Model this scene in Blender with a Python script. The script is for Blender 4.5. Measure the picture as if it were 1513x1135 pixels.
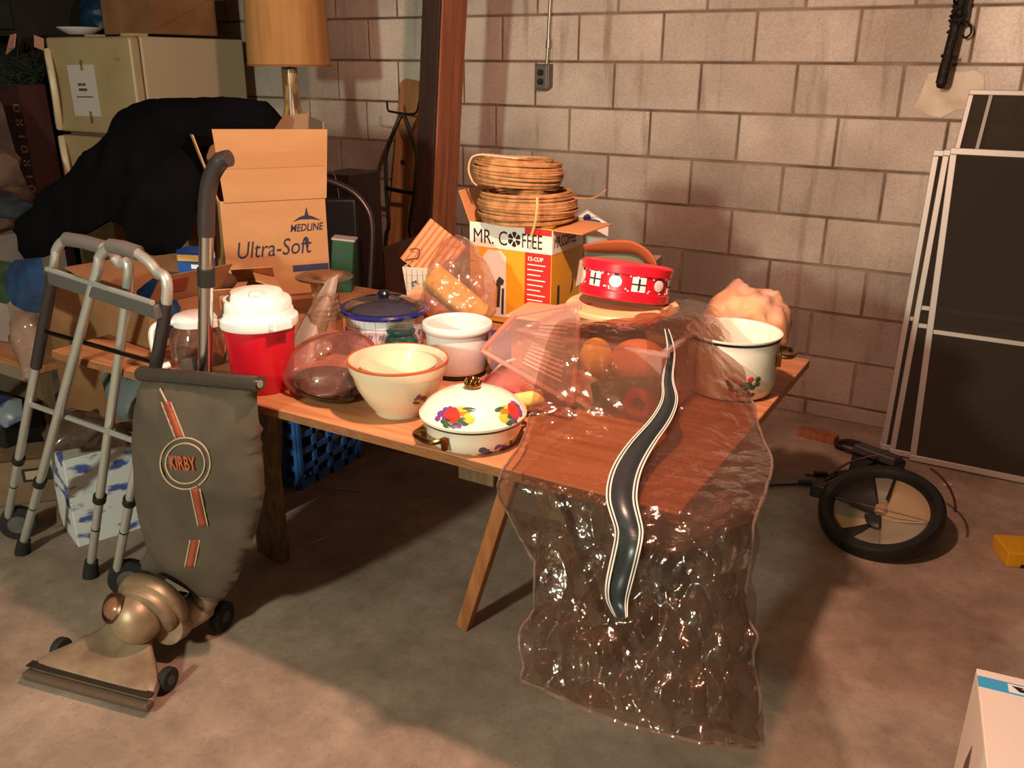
import bpy, bmesh, math, random
import numpy as np
from mathutils import Vector, Matrix, Euler, noise
from mathutils.geometry import delaunay_2d_cdt

for o in list(bpy.data.objects): bpy.data.objects.remove(o, do_unlink=True)
SC = bpy.context.scene
COL = SC.collection
R = math.radians
PI = math.pi
random.seed(7)

# ---------------------------------------------------------------- camera
CAM_H, PITCH, ROLL, YAW, FPX = 1.48, R(19.97), R(0.5), R(30.1), 1300.0
_fw = Vector((-math.sin(YAW)*math.cos(PITCH), math.cos(YAW)*math.cos(PITCH), -math.sin(PITCH)))
_r0 = Vector((math.cos(YAW), math.sin(YAW), 0)); _u0 = _r0.cross(_fw)
_rt = _r0*math.cos(ROLL) + _u0*math.sin(ROLL); _up = -_r0*math.sin(ROLL) + _u0*math.cos(ROLL)
cd = bpy.data.cameras.new('camera'); cam = bpy.data.objects.new('camera', cd); COL.objects.link(cam)
cd.sensor_width = 36.0; cd.lens = FPX/1513*36; cd.clip_start = .05; cd.clip_end = 60
mw = Matrix((( _rt.x, _up.x, -_fw.x, 0), (_rt.y, _up.y, -_fw.y, 0), (_rt.z, _up.z, -_fw.z, CAM_H), (0, 0, 0, 1)))
cam.matrix_world = mw
SC.camera = cam
SC.cycles.transparent_max_bounces = 32

# ---------------------------------------------------------------- world, lamps, exposure
w = bpy.data.worlds.new('World'); SC.world = w; w.use_nodes = True
w.node_tree.nodes['Background'].inputs[0].default_value = (.5, .5, .46, 1)
w.node_tree.nodes['Background'].inputs[1].default_value = .05
def lamp(name, loc, power, col, rad):
    l = bpy.data.lights.new(name, 'POINT'); l.energy = power; l.color = col; l.shadow_soft_size = rad
    o = bpy.data.objects.new(name, l); o.location = loc; COL.objects.link(o); return o
lamp('bulb_over_table', (-.66, 1.32, 1.96), 132, (1, .61, .455), .035)
lamp('fill_behind_camera', (-1.2, -1.5, 1.85), 320, (.90, 1, .79), .10)  # unseen cool fill light that lifts the shadows, its place assumed
vs = SC.view_settings
vs.view_transform = 'Standard'; vs.look = 'None'; vs.exposure = 0.0; vs.gamma = 1.0; vs.use_curve_mapping = False

# ---------------------------------------------------------------- helpers
def at(x, y, d):
    """world point seen in direction of photo pixel (x, y) at camera depth d"""
    return Vector((0, 0, CAM_H)) + (_fw*FPX + _rt*(x-756.5) - _up*(y-567.5))*(d/FPX)
def lin(c):
    c = c/255.0
    return c/12.92 if c <= .04045 else ((c+.055)/1.055)**2.4
def rgb(c): return (lin(c[0]), lin(c[1]), lin(c[2]), 1)
MATS = {}
def nd(nt, t, **kw):
    n = nt.nodes.new(t)
    for k, v in kw.items(): setattr(n, k, v)
    return n
def pm(name, col, rough=.6, metal=0.0, col2=None, nscale=8, nlo=.35, nhi=.65, stretch=None, bump=0.0, bscale=60, spec=None, coat=0, trans=0, alpha=1.0, sheen=0, rand=0.0, detail=4):
    if name in MATS: return MATS[name]
    m = bpy.data.materials.new(name); m.use_nodes = True; MATS[name] = m
    nt = m.node_tree; b = nt.nodes['Principled BSDF']
    b.inputs['Base Color'].default_value = rgb(col); b.inputs['Roughness'].default_value = rough; b.inputs['Metallic'].default_value = metal
    if spec is not None: b.inputs['Specular IOR Level'].default_value = spec
    if coat: b.inputs['Coat Weight'].default_value = coat; b.inputs['Coat Roughness'].default_value = .08
    if sheen: b.inputs['Sheen Weight'].default_value = sheen
    if trans: b.inputs['Transmission Weight'].default_value = trans
    if alpha < 1: b.inputs['Alpha'].default_value = alpha
    if col2 is not None or bump or rand:
        tc = nd(nt, 'ShaderNodeTexCoord'); src = tc.outputs['Object']
        if stretch:
            mp = nd(nt, 'ShaderNodeMapping'); mp.inputs['Scale'].default_value = stretch
            nt.links.new(src, mp.inputs[0]); src = mp.outputs[0]
        last = None
        if col2 is not None:
            n = nd(nt, 'ShaderNodeTexNoise'); n.inputs['Scale'].default_value = nscale; n.inputs['Detail'].default_value = detail
            nt.links.new(src, n.inputs['Vector'])
            r = nd(nt, 'ShaderNodeMapRange'); r.inputs[1].default_value = nlo; r.inputs[2].default_value = nhi
            nt.links.new(n.outputs['Fac'], r.inputs[0])
            mx = nd(nt, 'ShaderNodeMix', data_type='RGBA'); mx.inputs[6].default_value = rgb(col); mx.inputs[7].default_value = rgb(col2)
            nt.links.new(r.outputs[0], mx.inputs[0]); last = mx.outputs[2]
        if rand:
            oi = nd(nt, 'ShaderNodeObjectInfo'); hs = nd(nt, 'ShaderNodeHueSaturation')
            mr = nd(nt, 'ShaderNodeMapRange'); mr.inputs[3].default_value = 1-rand; mr.inputs[4].default_value = 1+rand
            nt.links.new(oi.outputs['Random'], mr.inputs[0]); nt.links.new(mr.outputs[0], hs.inputs['Value'])
            if last is not None: nt.links.new(last, hs.inputs['Color'])
            else: hs.inputs['Color'].default_value = rgb(col)
            last = hs.outputs[0]
        if last is not None: nt.links.new(last, b.inputs['Base Color'])
        if bump:
            n2 = nd(nt, 'ShaderNodeTexNoise'); n2.inputs['Scale'].default_value = bscale; n2.inputs['Detail'].default_value = 5
            nt.links.new(src, n2.inputs['Vector'])
            bp = nd(nt, 'ShaderNodeBump'); bp.inputs['Strength'].default_value = bump; bp.inputs['Distance'].default_value = .01
            nt.links.new(n2.outputs['Fac'], bp.inputs['Height']); nt.links.new(bp.outputs[0], b.inputs['Normal'])
    return m
def clear(name, tint=(255, 255, 255), haze=.06, hcol=(255, 240, 230), rough=.06, bump=0.0, bscale=30, ior=1.45, glo=1.0):
    """thin clear plastic or glass: light passes straight through, the surface reflects by Fresnel, a little haze scatters"""
    if name in MATS: return MATS[name]
    m = bpy.data.materials.new(name); m.use_nodes = True; MATS[name] = m; nt = m.node_tree
    for n in list(nt.nodes): nt.nodes.remove(n)
    out = nd(nt, 'ShaderNodeOutputMaterial'); tr = nd(nt, 'ShaderNodeBsdfTransparent'); tr.inputs[0].default_value = rgb(tint)
    df = nd(nt, 'ShaderNodeBsdfDiffuse'); df.inputs[0].default_value = rgb(hcol)
    tl = nd(nt, 'ShaderNodeBsdfTranslucent'); tl.inputs[0].default_value = rgb(hcol)
    ad = nd(nt, 'ShaderNodeMixShader'); ad.inputs[0].default_value = .4
    nt.links.new(df.outputs[0], ad.inputs[1]); nt.links.new(tl.outputs[0], ad.inputs[2])
    m1 = nd(nt, 'ShaderNodeMixShader'); m1.inputs[0].default_value = haze
    nt.links.new(tr.outputs[0], m1.inputs[1]); nt.links.new(ad.outputs[0], m1.inputs[2])
    gl = nd(nt, 'ShaderNodeBsdfGlossy'); gl.inputs['Roughness'].default_value = rough; gl.inputs[0].default_value = (glo, glo, glo, 1)
    fr = nd(nt, 'ShaderNodeFresnel')
    ge = nd(nt, 'ShaderNodeNewGeometry'); mr = nd(nt, 'ShaderNodeMapRange'); mr.inputs[3].default_value = ior; mr.inputs[4].default_value = 1/ior   # a thin sheet reflects alike from both faces
    nt.links.new(ge.outputs['Backfacing'], mr.inputs[0]); nt.links.new(mr.outputs[0], fr.inputs[0])
    m2 = nd(nt, 'ShaderNodeMixShader'); nt.links.new(fr.outputs[0], m2.inputs[0])
    nt.links.new(m1.outputs[0], m2.inputs[1]); nt.links.new(gl.outputs[0], m2.inputs[2]); nt.links.new(m2.outputs[0], out.inputs[0])
    if bump:
        tc = nd(nt, 'ShaderNodeTexCoord'); n2 = nd(nt, 'ShaderNodeTexNoise'); n2.inputs['Scale'].default_value = bscale; n2.inputs['Detail'].default_value = 3
        nt.links.new(tc.outputs['Object'], n2.inputs['Vector'])
        bp = nd(nt, 'ShaderNodeBump'); bp.inputs['Strength'].default_value = bump; bp.inputs['Distance'].default_value = .01
        nt.links.new(n2.outputs['Fac'], bp.inputs['Height'])
        nt.links.new(bp.outputs[0], gl.inputs['Normal']); nt.links.new(bp.outputs[0], fr.inputs['Normal'])
    return m

class MB:
    """collects geometry for ONE mesh object"""
    def __init__(s): s.v = []; s.f = []; s.uv = {}
    def add(s, vs_, fs): 
        o = len(s.v); s.v += [tuple(p) for p in vs_]; s.f += [tuple(i+o for i in f) for f in fs]; return s
    def box(s, c, d, rz=0, M=None):
        x, y, z = d[0]/2, d[1]/2, d[2]/2
        m = M if M is not None else Matrix.Rotation(rz, 3, 'Z')
        c = Vector(c)
        vv = [c + m @ Vector((a*x, b*y, e*z)) for e in (-1, 1) for a, b in ((-1, -1), (1, -1), (1, 1), (-1, 1))]
        return s.add(vv, [(3, 2, 1, 0), (4, 5, 6, 7), (0, 1, 5, 4), (1, 2, 6, 5), (2, 3, 7, 6), (3, 0, 4, 7)])
    def tube(s, pts, r, seg=10, closed=False, cap=True, flat=1.0):
        pts = [Vector(p) for p in pts]; n = len(pts)
        rr = r if isinstance(r, (list, tuple)) else [r]*n
        T = []
        for i in range(n):
            a = pts[(i-1) % n] if (closed or i > 0) else pts[i]; b = pts[(i+1) % n] if (closed or i < n-1) else pts[i]
            t = (b-a); T.append(t.normalized() if t.length > 1e-9 else Vector((0, 0, 1)))
        up = Vector((0, 0, 1)) if abs(T[0].z) < .9 else Vector((1, 0, 0))
        nrm = (up - T[0]*up.dot(T[0])).normalized(); vv = []
        for i in range(n):
            nrm = nrm - T[i]*nrm.dot(T[i])
            nrm = nrm.normalized() if nrm.length > 1e-6 else T[i].orthogonal().normalized()
            bi = T[i].cross(nrm)
            for k in range(seg):
                a = 2*PI*k/seg; vv.append(pts[i] + nrm*(math.cos(a)*rr[i]) + bi*(math.sin(a)*rr[i]*flat))
        fs = []
        for i in range(n if closed else n-1):
            j = (i+1) % n
            for k in range(seg):
                k2 = (k+1) % seg; fs.append((i*seg+k, i*seg+k2, j*seg+k2, j*seg+k))
        if cap and not closed:
            fs.append(tuple(range(seg))[::-1]); fs.append(tuple((n-1)*seg+k for k in range(seg)))
        return s.add(vv, fs)
    def lathe(s, prof, seg=40, c=(0, 0, 0), sx=1, sy=1, a0=0, a1=2*PI):
        full = abs(a1-a0-2*PI) < 1e-6; m = seg if full else seg+1
        o = len(s.v); vv = []
        for (r, z) in prof:
            for k in range(m):
                a = a0+(a1-a0)*k/seg; vv.append((c[0]+r*sx*math.cos(a), c[1]+r*sy*math.sin(a), c[2]+z))
        fs = []
        for i in range(len(prof)-1):
            for k in range(seg):
                k2 = (k+1) % m; fs.append((i*m+k, i*m+k2, (i+1)*m+k2, (i+1)*m+k))
        if full:
            if prof[0][0] > 1e-5 and prof[0][0] < 1e3 and s_cap(prof, 0): fs.append(tuple(range(m))[::-1])
            if s_cap(prof, 1): fs.append(tuple((len(prof)-1)*m+k for k in range(m)))
        return s.add(vv, fs)
    def sphere(s, c, r, seg=14, rings=8, M=None):
        rx, ry, rz = (r, r, r) if not isinstance(r, (tuple, list)) else r
        vv = []; c = Vector(c)
        for i in range(rings+1):
            t = PI*i/rings
            for k in range(seg):
                a = 2*PI*k/seg; p = Vector((rx*math.sin(t)*math.cos(a), ry*math.sin(t)*math.sin(a), rz*math.cos(t)))
                vv.append(c + (M @ p if M is not None else p))
        fs = [(i*seg+k, (i+1)*seg+k, (i+1)*seg+(k+1) % seg, i*seg+(k+1) % seg) for i in range(rings) for k in range(seg)]
        return s.add(vv, fs)
    def prism(s, poly, M, h):
        """poly: 2-D outline; M: 4x4 placing its plane; extruded h along the plane normal"""
        n = len(poly); vv = [M @ Vector((x, y, 0)) for x, y in poly] + [M @ Vector((x, y, h)) for x, y in poly]
        return s.add(vv, [tuple(range(n))[::-1], tuple(range(n, 2*n))] + [(i, (i+1) % n, n+(i+1) % n, n+i) for i in range(n)])
    def quad(s, a, b, c, d, th=0.0):
        a, b, c, d = map(Vector, (a, b, c, d))
        if th:
            n = (b-a).cross(d-a).normalized()*th
            return s.add([a, b, c, d, a+n, b+n, c+n, d+n], [(3, 2, 1, 0), (4, 5, 6, 7), (0, 1, 5, 4), (1, 2, 6, 5), (2, 3, 7, 6), (3, 0, 4, 7)])
        return s.add([a, b, c, d], [(0, 1, 2, 3)])
    def build(s, name, mat, parent=None, smooth=40, bevel=0, bseg=2, sub=0, solid=0, label=None, loc=None, rot=None, dbl=False):
        me = bpy.data.meshes.new(name); me.from_pydata(s.v, [], s.f); me.validate()
        bm = bmesh.new(); bm.from_mesh(me)
        if dbl: bmesh.ops.remove_doubles(bm, verts=bm.verts, dist=1e-5)
        bmesh.ops.recalc_face_normals(bm, faces=bm.faces); bm.to_mesh(me); bm.free()
        me.materials.append(mat)
        if smooth: me.shade_smooth(); me.set_sharp_from_angle(angle=R(smooth))
        o = bpy.data.objects.new(name, me); COL.objects.link(o); o.parent = parent
        if loc is not None: o.location = loc
        if rot is not None: o.rotation_euler = rot
        if solid: md = o.modifiers.new('solid', 'SOLIDIFY'); md.thickness = solid; md.offset = 0
        if bevel: md = o.modifiers.new('bevel', 'BEVEL'); md.width = bevel; md.segments = bseg; md.limit_method = 'ANGLE'; md.angle_limit = R(40)
        if sub: md = o.modifiers.new('sub', 'SUBSURF'); md.levels = sub; md.render_levels = sub
        if label: o['label'] = label
        return o
def s_cap(prof, end):
    r = prof[0][0] if end == 0 else prof[-1][0]
    return r > 1e-4 and CAPS[0]
CAPS = [False]
def thing(name, label, cat, loc=(0, 0, 0), rz=0, group=None, rot=None):
    o = bpy.data.objects.new(name, None); COL.objects.link(o); o.empty_display_size = .05
    o.location = loc; o.rotation_euler = rot if rot is not None else (0, 0, rz)
    return tag(o, label, cat, group)
def tag(o, label, cat, group=None):
    o['label'] = label; o['category'] = cat
    if group: o['group'] = group
    return o
def struct(o): o['kind'] = 'structure'; return o
def dup(root, loc, rz=None, label=None):
    r = root.copy(); COL.objects.link(r); r.location = loc
    if rz is not None: r.rotation_euler = (0, 0, rz)
    if label: r['label'] = label
    for ch in list(root.children):
        c = ch.copy(); COL.objects.link(c); c.parent = r
        for g in ch.children: d = g.copy(); COL.objects.link(d); d.parent = c
    return r
def text(name, body, mat, parent, size, M, ext=.0004, align='LEFT', shear=0, sx=1.0, bold=0.0, label=None):
    cu = bpy.data.curves.new(name, 'FONT'); cu.body = body; cu.size = size; cu.extrude = ext; cu.align_x = align; cu.shear = shear; cu.offset = bold
    cu.resolution_u = 3
    t = bpy.data.objects.new(name, cu); COL.objects.link(t); bpy.context.view_layer.update()
    me = bpy.data.meshes.new_from_object(t.evaluated_get(bpy.context.evaluated_depsgraph_get()))
    bpy.data.objects.remove(t, do_unlink=True); bpy.data.curves.remove(cu)
    me.transform(M @ Matrix.Diagonal((sx, 1, 1, 1))); me.materials.clear(); me.materials.append(mat)
    o = bpy.data.objects.new(name, me); COL.objects.link(o); o.parent = parent
    if label: o['label'] = label
    return o
def frame(o, x, y):
    """4x4 with origin o, x axis x, y axis y made square"""
    x = Vector(x).normalized(); y = Vector(y); z = x.cross(y).normalized(); y = z.cross(x)
    m = Matrix.Identity(4)
    for i in range(3): m[i][0] = x[i]; m[i][1] = y[i]; m[i][2] = z[i]; m[i][3] = o[i]
    return m
def catmull(pts, n=8, closed=False):
    pts = [Vector(p) for p in pts]; out = []; m = len(pts)
    rng = range(m) if closed else range(m-1)
    for i in rng:
        g = lambda j: pts[j % m] if closed else pts[max(0, min(m-1, j))]
        p0, p1, p2, p3 = g(i-1), g(i), g(i+1), g(i+2)
        for k in range(n):
            t = k/n
            out.append(.5*((2*p1) + (p2-p0)*t + (2*p0-5*p1+4*p2-p3)*t*t + (3*p1-p0-3*p2+p3)*t**3))
    if not closed: out.append(pts[-1])
    return out
def sheet(net, nu, nv, crumple=0, cs=8, seed=0, ridge=0, rs=6, amp=None, an=(1, 1, 1), vor=0, vs_=10):
    """smooth surface through a net of 3-D control points (rows of equal length), with crumpling along its normal"""
    rows = [catmull(r, max(1, nu//(len(r)-1))) for r in net]
    cols = [catmull([r[i] for r in rows], max(1, nv//(len(net)-1))) for i in range(len(rows[0]))]
    W = len(cols); H = len(cols[0]); P = [[cols[i][j] for i in range(W)] for j in range(H)]
    out = []
    for j in range(H):
        for i in range(W):
            du = P[j][min(W-1, i+1)]-P[j][max(0, i-1)]; dv = P[min(H-1, j+1)][i]-P[max(0, j-1)][i]
            n = du.cross(dv); n = n.normalized() if n.length > 1e-9 else Vector((0, 0, 1))
            p = P[j][i]; d = 0
            pa_ = Vector((p.x*an[0], p.y*an[1], p.z*an[2])); q = pa_*cs + Vector((seed, seed*1.7, -seed))
            if crumple: d += crumple*(noise.noise(q) + .5*noise.noise(q*2.1))
            if ridge:
                q2 = pa_*rs + Vector((noise.noise(q*.7), noise.noise(q*.7+Vector((5, 1, 2))), noise.noise(q*.7+Vector((1, 9, 4)))))*.6 + Vector((seed, 0, seed))
                d += ridge*(1-2*abs(noise.noise(q2))) 
            if vor:
                dd_ = noise.voronoi(pa_*vs_ + Vector((seed, seed, 0)) + Vector((noise.noise(q*.8), noise.noise(q*.8+Vector((3, 3, 3))), 0))*.5)[0]; d += vor*(dd_[0]*1.2-(dd_[1]-dd_[0])*.5)
            if amp: d *= amp(i/(W-1), j/(H-1))
            out.append(p + n*d)
    fs = [(j*W+i, j*W+i+1, (j+1)*W+i+1, (j+1)*W+i) for j in range(H-1) for i in range(W-1)]
    return out, fs, W, H
def puff(outline, step, thick, crumple=0, cs=10, seed=0, back=.35, fold=0, fs_=6, power=.5):
    """closed soft body (garment, bag) whose edge runs through the 3-D outline and whose middle bulges to both sides"""
    pts = [Vector(p) for p in outline]; c = sum(pts, Vector())/len(pts)
    nrm = Vector()
    for i in range(len(pts)): nrm += (pts[i]-c).cross(pts[(i+1) % len(pts)]-c)
    nrm.normalize()
    if nrm.dot(Vector((0, 0, CAM_H))-c) < 0: nrm = -nrm
    ax = nrm.orthogonal().normalized(); ay = nrm.cross(ax)
    bd = []
    for i in range(len(pts)):
        a, b = pts[i], pts[(i+1) % len(pts)]; k = max(1, int((b-a).length/step))
        for t in range(k): bd.append(a.lerp(b, t/k))
    B2 = [Vector(((p-c).dot(ax), (p-c).dot(ay))) for p in bd]; hB = [(p-c).dot(nrm) for p in bd]; nb = len(B2)
    def inside(x, y):
        r = False; j = nb-1
        for i in range(nb):
            xi, yi = B2[i]; xj, yj = B2[j]
            if (yi > y) != (yj > y) and x < (xj-xi)*(y-yi)/(yj-yi)+xi: r = not r
            j = i
        return r
    A = np.array([(p.x, p.y) for p in B2])
    ip = []; x0, y0 = A.min(0); x1, y1 = A.max(0); r = random.Random(seed+3)
    yy = y0
    while yy < y1:
        xx = x0
        while xx < x1:
            px, py = xx+r.uniform(-.2, .2)*step, yy+r.uniform(-.2, .2)*step
            if inside(px, py) and np.min(np.hypot(A[:, 0]-px, A[:, 1]-py)) > step*.55: ip.append(Vector((px, py)))
            xx += step
        yy += step
    vv, ee, ff, *_ = delaunay_2d_cdt(B2+ip, [(i, (i+1) % nb) for i in range(nb)], [], 1, 1e-6)
    n = len(vv); X = np.array([(p.x, p.y) for p in vv])
    D = np.hypot(X[:, None, 0]-A[None, :, 0], X[:, None, 1]-A[None, :, 1])
    dist = D.min(1); wgt = 1/(D+1e-5)**2; hh = (wgt*np.array(hB)[None]).sum(1)/wgt.sum(1); mxd = max(dist.max(), 1e-6)
    V = []; idx = {}
    for side in (1, -1):
        for i in range(n):
            p = c + ax*X[i, 0] + ay*X[i, 1]
            if dist[i] < 1e-5:
                if side == 1: idx[(1, i)] = idx[(-1, i)] = len(V); V.append(p + nrm*hh[i])
                continue
            b = thick*(dist[i]/mxd)**power*(1 if side == 1 else -back)
            q = p*cs + Vector((seed, 0, seed)); e = min(1, dist[i]/mxd*3)
            d = crumple*(noise.noise(q)+.5*noise.noise(q*2.3)) + (fold*(1-2*abs(noise.noise(p*fs_+Vector((seed*2, 3, 1))))) if fold else 0)
            idx[(side, i)] = len(V); V.append(p + nrm*(hh[i]+b+d*e*side))
    F = []
    for f in ff:
        F.append(tuple(idx[(1, i)] for i in f)); F.append(tuple(idx[(-1, i)] for i in reversed(f)))
    F = [f for f in F if len(set(f)) >= 3]
    seen = set(); G = []
    for f in F:
        k = tuple(sorted(f))
        if k not in seen: seen.add(k); G.append(f)
    m = MB(); m.add(V, G); return m
def carton(parent, w_, d_, h_, mat, th=.004, name='carton_body', open_top=True):
    """open cardboard box standing on z=0 of its parent, centred"""
    m = MB()
    m.box((0, 0, th/2), (w_, d_, th))
    m.box((0, -d_/2+th/2, h_/2), (w_, th, h_)); m.box((0, d_/2-th/2, h_/2), (w_, th, h_))
    m.box((-w_/2+th/2, 0, h_/2), (th, d_-2*th, h_)); m.box((w_/2-th/2, 0, h_/2), (th, d_-2*th, h_))
    if not open_top: m.box((0, 0, h_-th/2), (w_, d_, th))
    return m.build(name, mat, parent, smooth=0)
def flap(parent, a, b, out, mat, th=.003, name='flap', label=None):
    """cardboard flap hinged on edge a-b reaching out by vector out"""
    a, b, out = Vector(a), Vector(b), Vector(out)
    m = MB(); m.quad(a, b, b+out, a+out, th); return m.build(name, mat, parent, smooth=0, label=label)

# ================================================================ the room
U0, U1, V0, V1, ZC = -6.2, 1.7, -2.4, 3.885, 2.3
def concrete():
    m = bpy.data.materials.new('floor_concrete'); m.use_nodes = True; nt = m.node_tree; b = nt.nodes['Principled BSDF']
    tc = nd(nt, 'ShaderNodeTexCoord')
    n1 = nd(nt, 'ShaderNodeTexNoise'); n1.inputs['Scale'].default_value = 2.3; n1.inputs['Detail'].default_value = 7; n1.inputs['Roughness'].default_value = .62
    n2 = nd(nt, 'ShaderNodeTexNoise'); n2.inputs['Scale'].default_value = 14; n2.inputs['Detail'].default_value = 6; n2.inputs['Roughness'].default_value = .7
    n3 = nd(nt, 'ShaderNodeTexNoise'); n3.inputs['Scale'].default_value = 90; n3.inputs['Detail'].default_value = 3
    for n in (n1, n2, n3): nt.links.new(tc.outputs['Object'], n.inputs['Vector'])
    r1 = nd(nt, 'ShaderNodeValToRGB'); e = r1.color_ramp.elements
    e[0].position = .32; e[0].color = rgb((124, 104, 90)); e[1].position = .68; e[1].color = rgb((176, 152, 136))
    x = r1.color_ramp.elements.new(.5); x.color = rgb((152, 130, 114))
    nt.links.new(n1.outputs['Fac'], r1.inputs[0])
    r2 = nd(nt, 'ShaderNodeMapRange'); r2.inputs[1].default_value = .3; r2.inputs[2].default_value = .7; r2.inputs[3].default_value = .78; r2.inputs[4].default_value = 1.12
    nt.links.new(n2.outputs['Fac'], r2.inputs[0])
    r3 = nd(nt, 'ShaderNodeMapRange'); r3.inputs[1].default_value = .60; r3.inputs[2].default_value = .72; r3.inputs[3].default_value = 1.0; r3.inputs[4].default_value = .72
    nt.links.new(n3.outputs['Fac'], r3.inputs[0])
    mu = nd(nt, 'ShaderNodeMath', operation='MULTIPLY'); nt.links.new(r2.outputs[0], mu.inputs[0]); nt.links.new(r3.outputs[0], mu.inputs[1])
    hs = nd(nt, 'ShaderNodeHueSaturation'); nt.links.new(r1.outputs[0], hs.inputs['Color']); nt.links.new(mu.outputs[0], hs.inputs['Value'])
    nt.links.new(hs.outputs[0], b.inputs['Base Color']); b.inputs['Roughness'].default_value = .72
    bp = nd(nt, 'ShaderNodeBump'); bp.inputs['Strength'].default_value = .12; bp.inputs['Distance'].default_value = .02
    nt.links.new(n2.outputs['Fac'], bp.inputs['Height']); nt.links.new(bp.outputs[0], b.inputs['Normal'])
    return m
def block_mat():
    m = bpy.data.materials.new('cinder_block'); m.use_nodes = True; nt = m.node_tree; b = nt.nodes['Principled BSDF']
    ge = nd(nt, 'ShaderNodeNewGeometry'); oi = nd(nt, 'ShaderNodeObjectInfo')
    n1 = nd(nt, 'ShaderNodeTexNoise'); n1.inputs['Scale'].default_value = 1.7; n1.inputs['Detail'].default_value = 5
    n2 = nd(nt, 'ShaderNodeTexNoise'); n2.inputs['Scale'].default_value = 120; n2.inputs['Detail'].default_value = 4
    mp = nd(nt, 'ShaderNodeMapping'); mp.inputs['Scale'].default_value = (9, 9, 1.1); nt.links.new(ge.outputs['Position'], mp.inputs[0])
    n3 = nd(nt, 'ShaderNodeTexNoise'); n3.inputs['Scale'].default_value = 1.6; n3.inputs['Detail'].default_value = 6; nt.links.new(mp.outputs[0], n3.inputs['Vector'])
    for n in (n1, n2): nt.links.new(ge.outputs['Position'], n.inputs['Vector'])
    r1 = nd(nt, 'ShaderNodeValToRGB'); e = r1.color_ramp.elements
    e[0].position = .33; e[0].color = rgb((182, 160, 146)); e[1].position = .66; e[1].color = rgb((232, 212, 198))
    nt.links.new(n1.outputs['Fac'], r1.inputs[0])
    st = nd(nt, 'ShaderNodeMapRange'); st.inputs[1].default_value = .56; st.inputs[2].default_value = .72; st.inputs[4].default_value = .55
    nt.links.new(n3.outputs['Fac'], st.inputs[0])
    mx = nd(nt, 'ShaderNodeMix', data_type='RGBA'); mx.inputs[7].default_value = rgb((116, 92, 72))
    nt.links.new(st.outputs[0], mx.inputs[0]); nt.links.new(r1.outputs[0], mx.inputs[6])
    # brown damp staining plus painted-in dimming of the lower courses, ragged upper edge
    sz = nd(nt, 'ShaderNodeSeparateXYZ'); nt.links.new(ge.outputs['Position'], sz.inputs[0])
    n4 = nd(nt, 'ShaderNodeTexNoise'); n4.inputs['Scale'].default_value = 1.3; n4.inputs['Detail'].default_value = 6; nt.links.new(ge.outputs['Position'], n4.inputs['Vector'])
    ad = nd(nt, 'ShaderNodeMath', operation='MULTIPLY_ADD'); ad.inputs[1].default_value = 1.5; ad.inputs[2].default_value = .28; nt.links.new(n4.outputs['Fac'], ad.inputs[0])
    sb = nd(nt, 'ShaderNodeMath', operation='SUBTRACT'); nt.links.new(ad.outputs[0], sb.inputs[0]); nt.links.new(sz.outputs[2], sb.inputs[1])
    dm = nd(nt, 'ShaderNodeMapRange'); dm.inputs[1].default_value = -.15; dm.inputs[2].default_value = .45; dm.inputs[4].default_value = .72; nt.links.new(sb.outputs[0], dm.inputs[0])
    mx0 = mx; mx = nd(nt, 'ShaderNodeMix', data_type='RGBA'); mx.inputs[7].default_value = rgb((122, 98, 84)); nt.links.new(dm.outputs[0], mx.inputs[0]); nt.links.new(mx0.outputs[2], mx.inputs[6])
    ov = nd(nt, 'ShaderNodeMapRange'); ov.inputs[3].default_value = .84; ov.inputs[4].default_value = 1.12; nt.links.new(oi.outputs['Random'], ov.inputs[0])
    gr = nd(nt, 'ShaderNodeMapRange'); gr.inputs[1].default_value = .3; gr.inputs[2].default_value = .7; gr.inputs[3].default_value = .86; gr.inputs[4].default_value = 1.1; nt.links.new(n2.outputs['Fac'], gr.inputs[0])
    mu = nd(nt, 'ShaderNodeMath', operation='MULTIPLY'); nt.links.new(ov.outputs[0], mu.inputs[0]); nt.links.new(gr.outputs[0], mu.inputs[1])
    hs = nd(nt, 'ShaderNodeHueSaturation'); nt.links.new(mx.outputs[2], hs.inputs['Color']); nt.links.new(mu.outputs[0], hs.inputs['Value'])
    nt.links.new(hs.outputs[0], b.inputs['Base Color']); b.inputs['Roughness'].default_value = .9
    bp = nd(nt, 'ShaderNodeBump'); bp.inputs['Strength'].default_value = .35; bp.inputs['Distance'].default_value = .006
    nt.links.new(n2.outputs['Fac'], bp.inputs['Height']); nt.links.new(bp.outputs[0], b.inputs['Normal'])
    return m
m = MB(); m.box(((U0+U1)/2, (V0+V1)/2, -.05), (U1-U0+.4, V1-V0+.4, .1)); struct(m.build('floor', concrete(), smooth=0))
MORT = pm('mortar', (150, 126, 108), .95, col2=(104, 80, 62), nscale=5, bump=.4, bscale=60)
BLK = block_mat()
m = MB(); m.box(((U0+U1)/2, V1+.1, ZC/2), (U1-U0+.4, .2, ZC)); wall = struct(m.build('wall_back', MORT, smooth=0))
GREYW = pm('painted_block', (120, 112, 100), .9, col2=(90, 84, 74), nscale=3)
m = MB(); m.box((U0-.1, (V0+V1)/2, ZC/2), (.2, V1-V0, ZC)); struct(m.build('wall_left', GREYW, smooth=0))
m = MB(); m.box((U1+.1, (V0+V1)/2, ZC/2), (.2, V1-V0, ZC)); struct(m.build('wall_right', GREYW, smooth=0))
m = MB(); m.box(((U0+U1)/2, V0-.1, ZC/2), (U1-U0+.4, .2, ZC)); struct(m.build('wall_front', GREYW, smooth=0))
JW = pm('ceiling_wood', (112, 82, 58), .8, col2=(88, 62, 42), nscale=4, stretch=(8, 1, 8))
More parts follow.
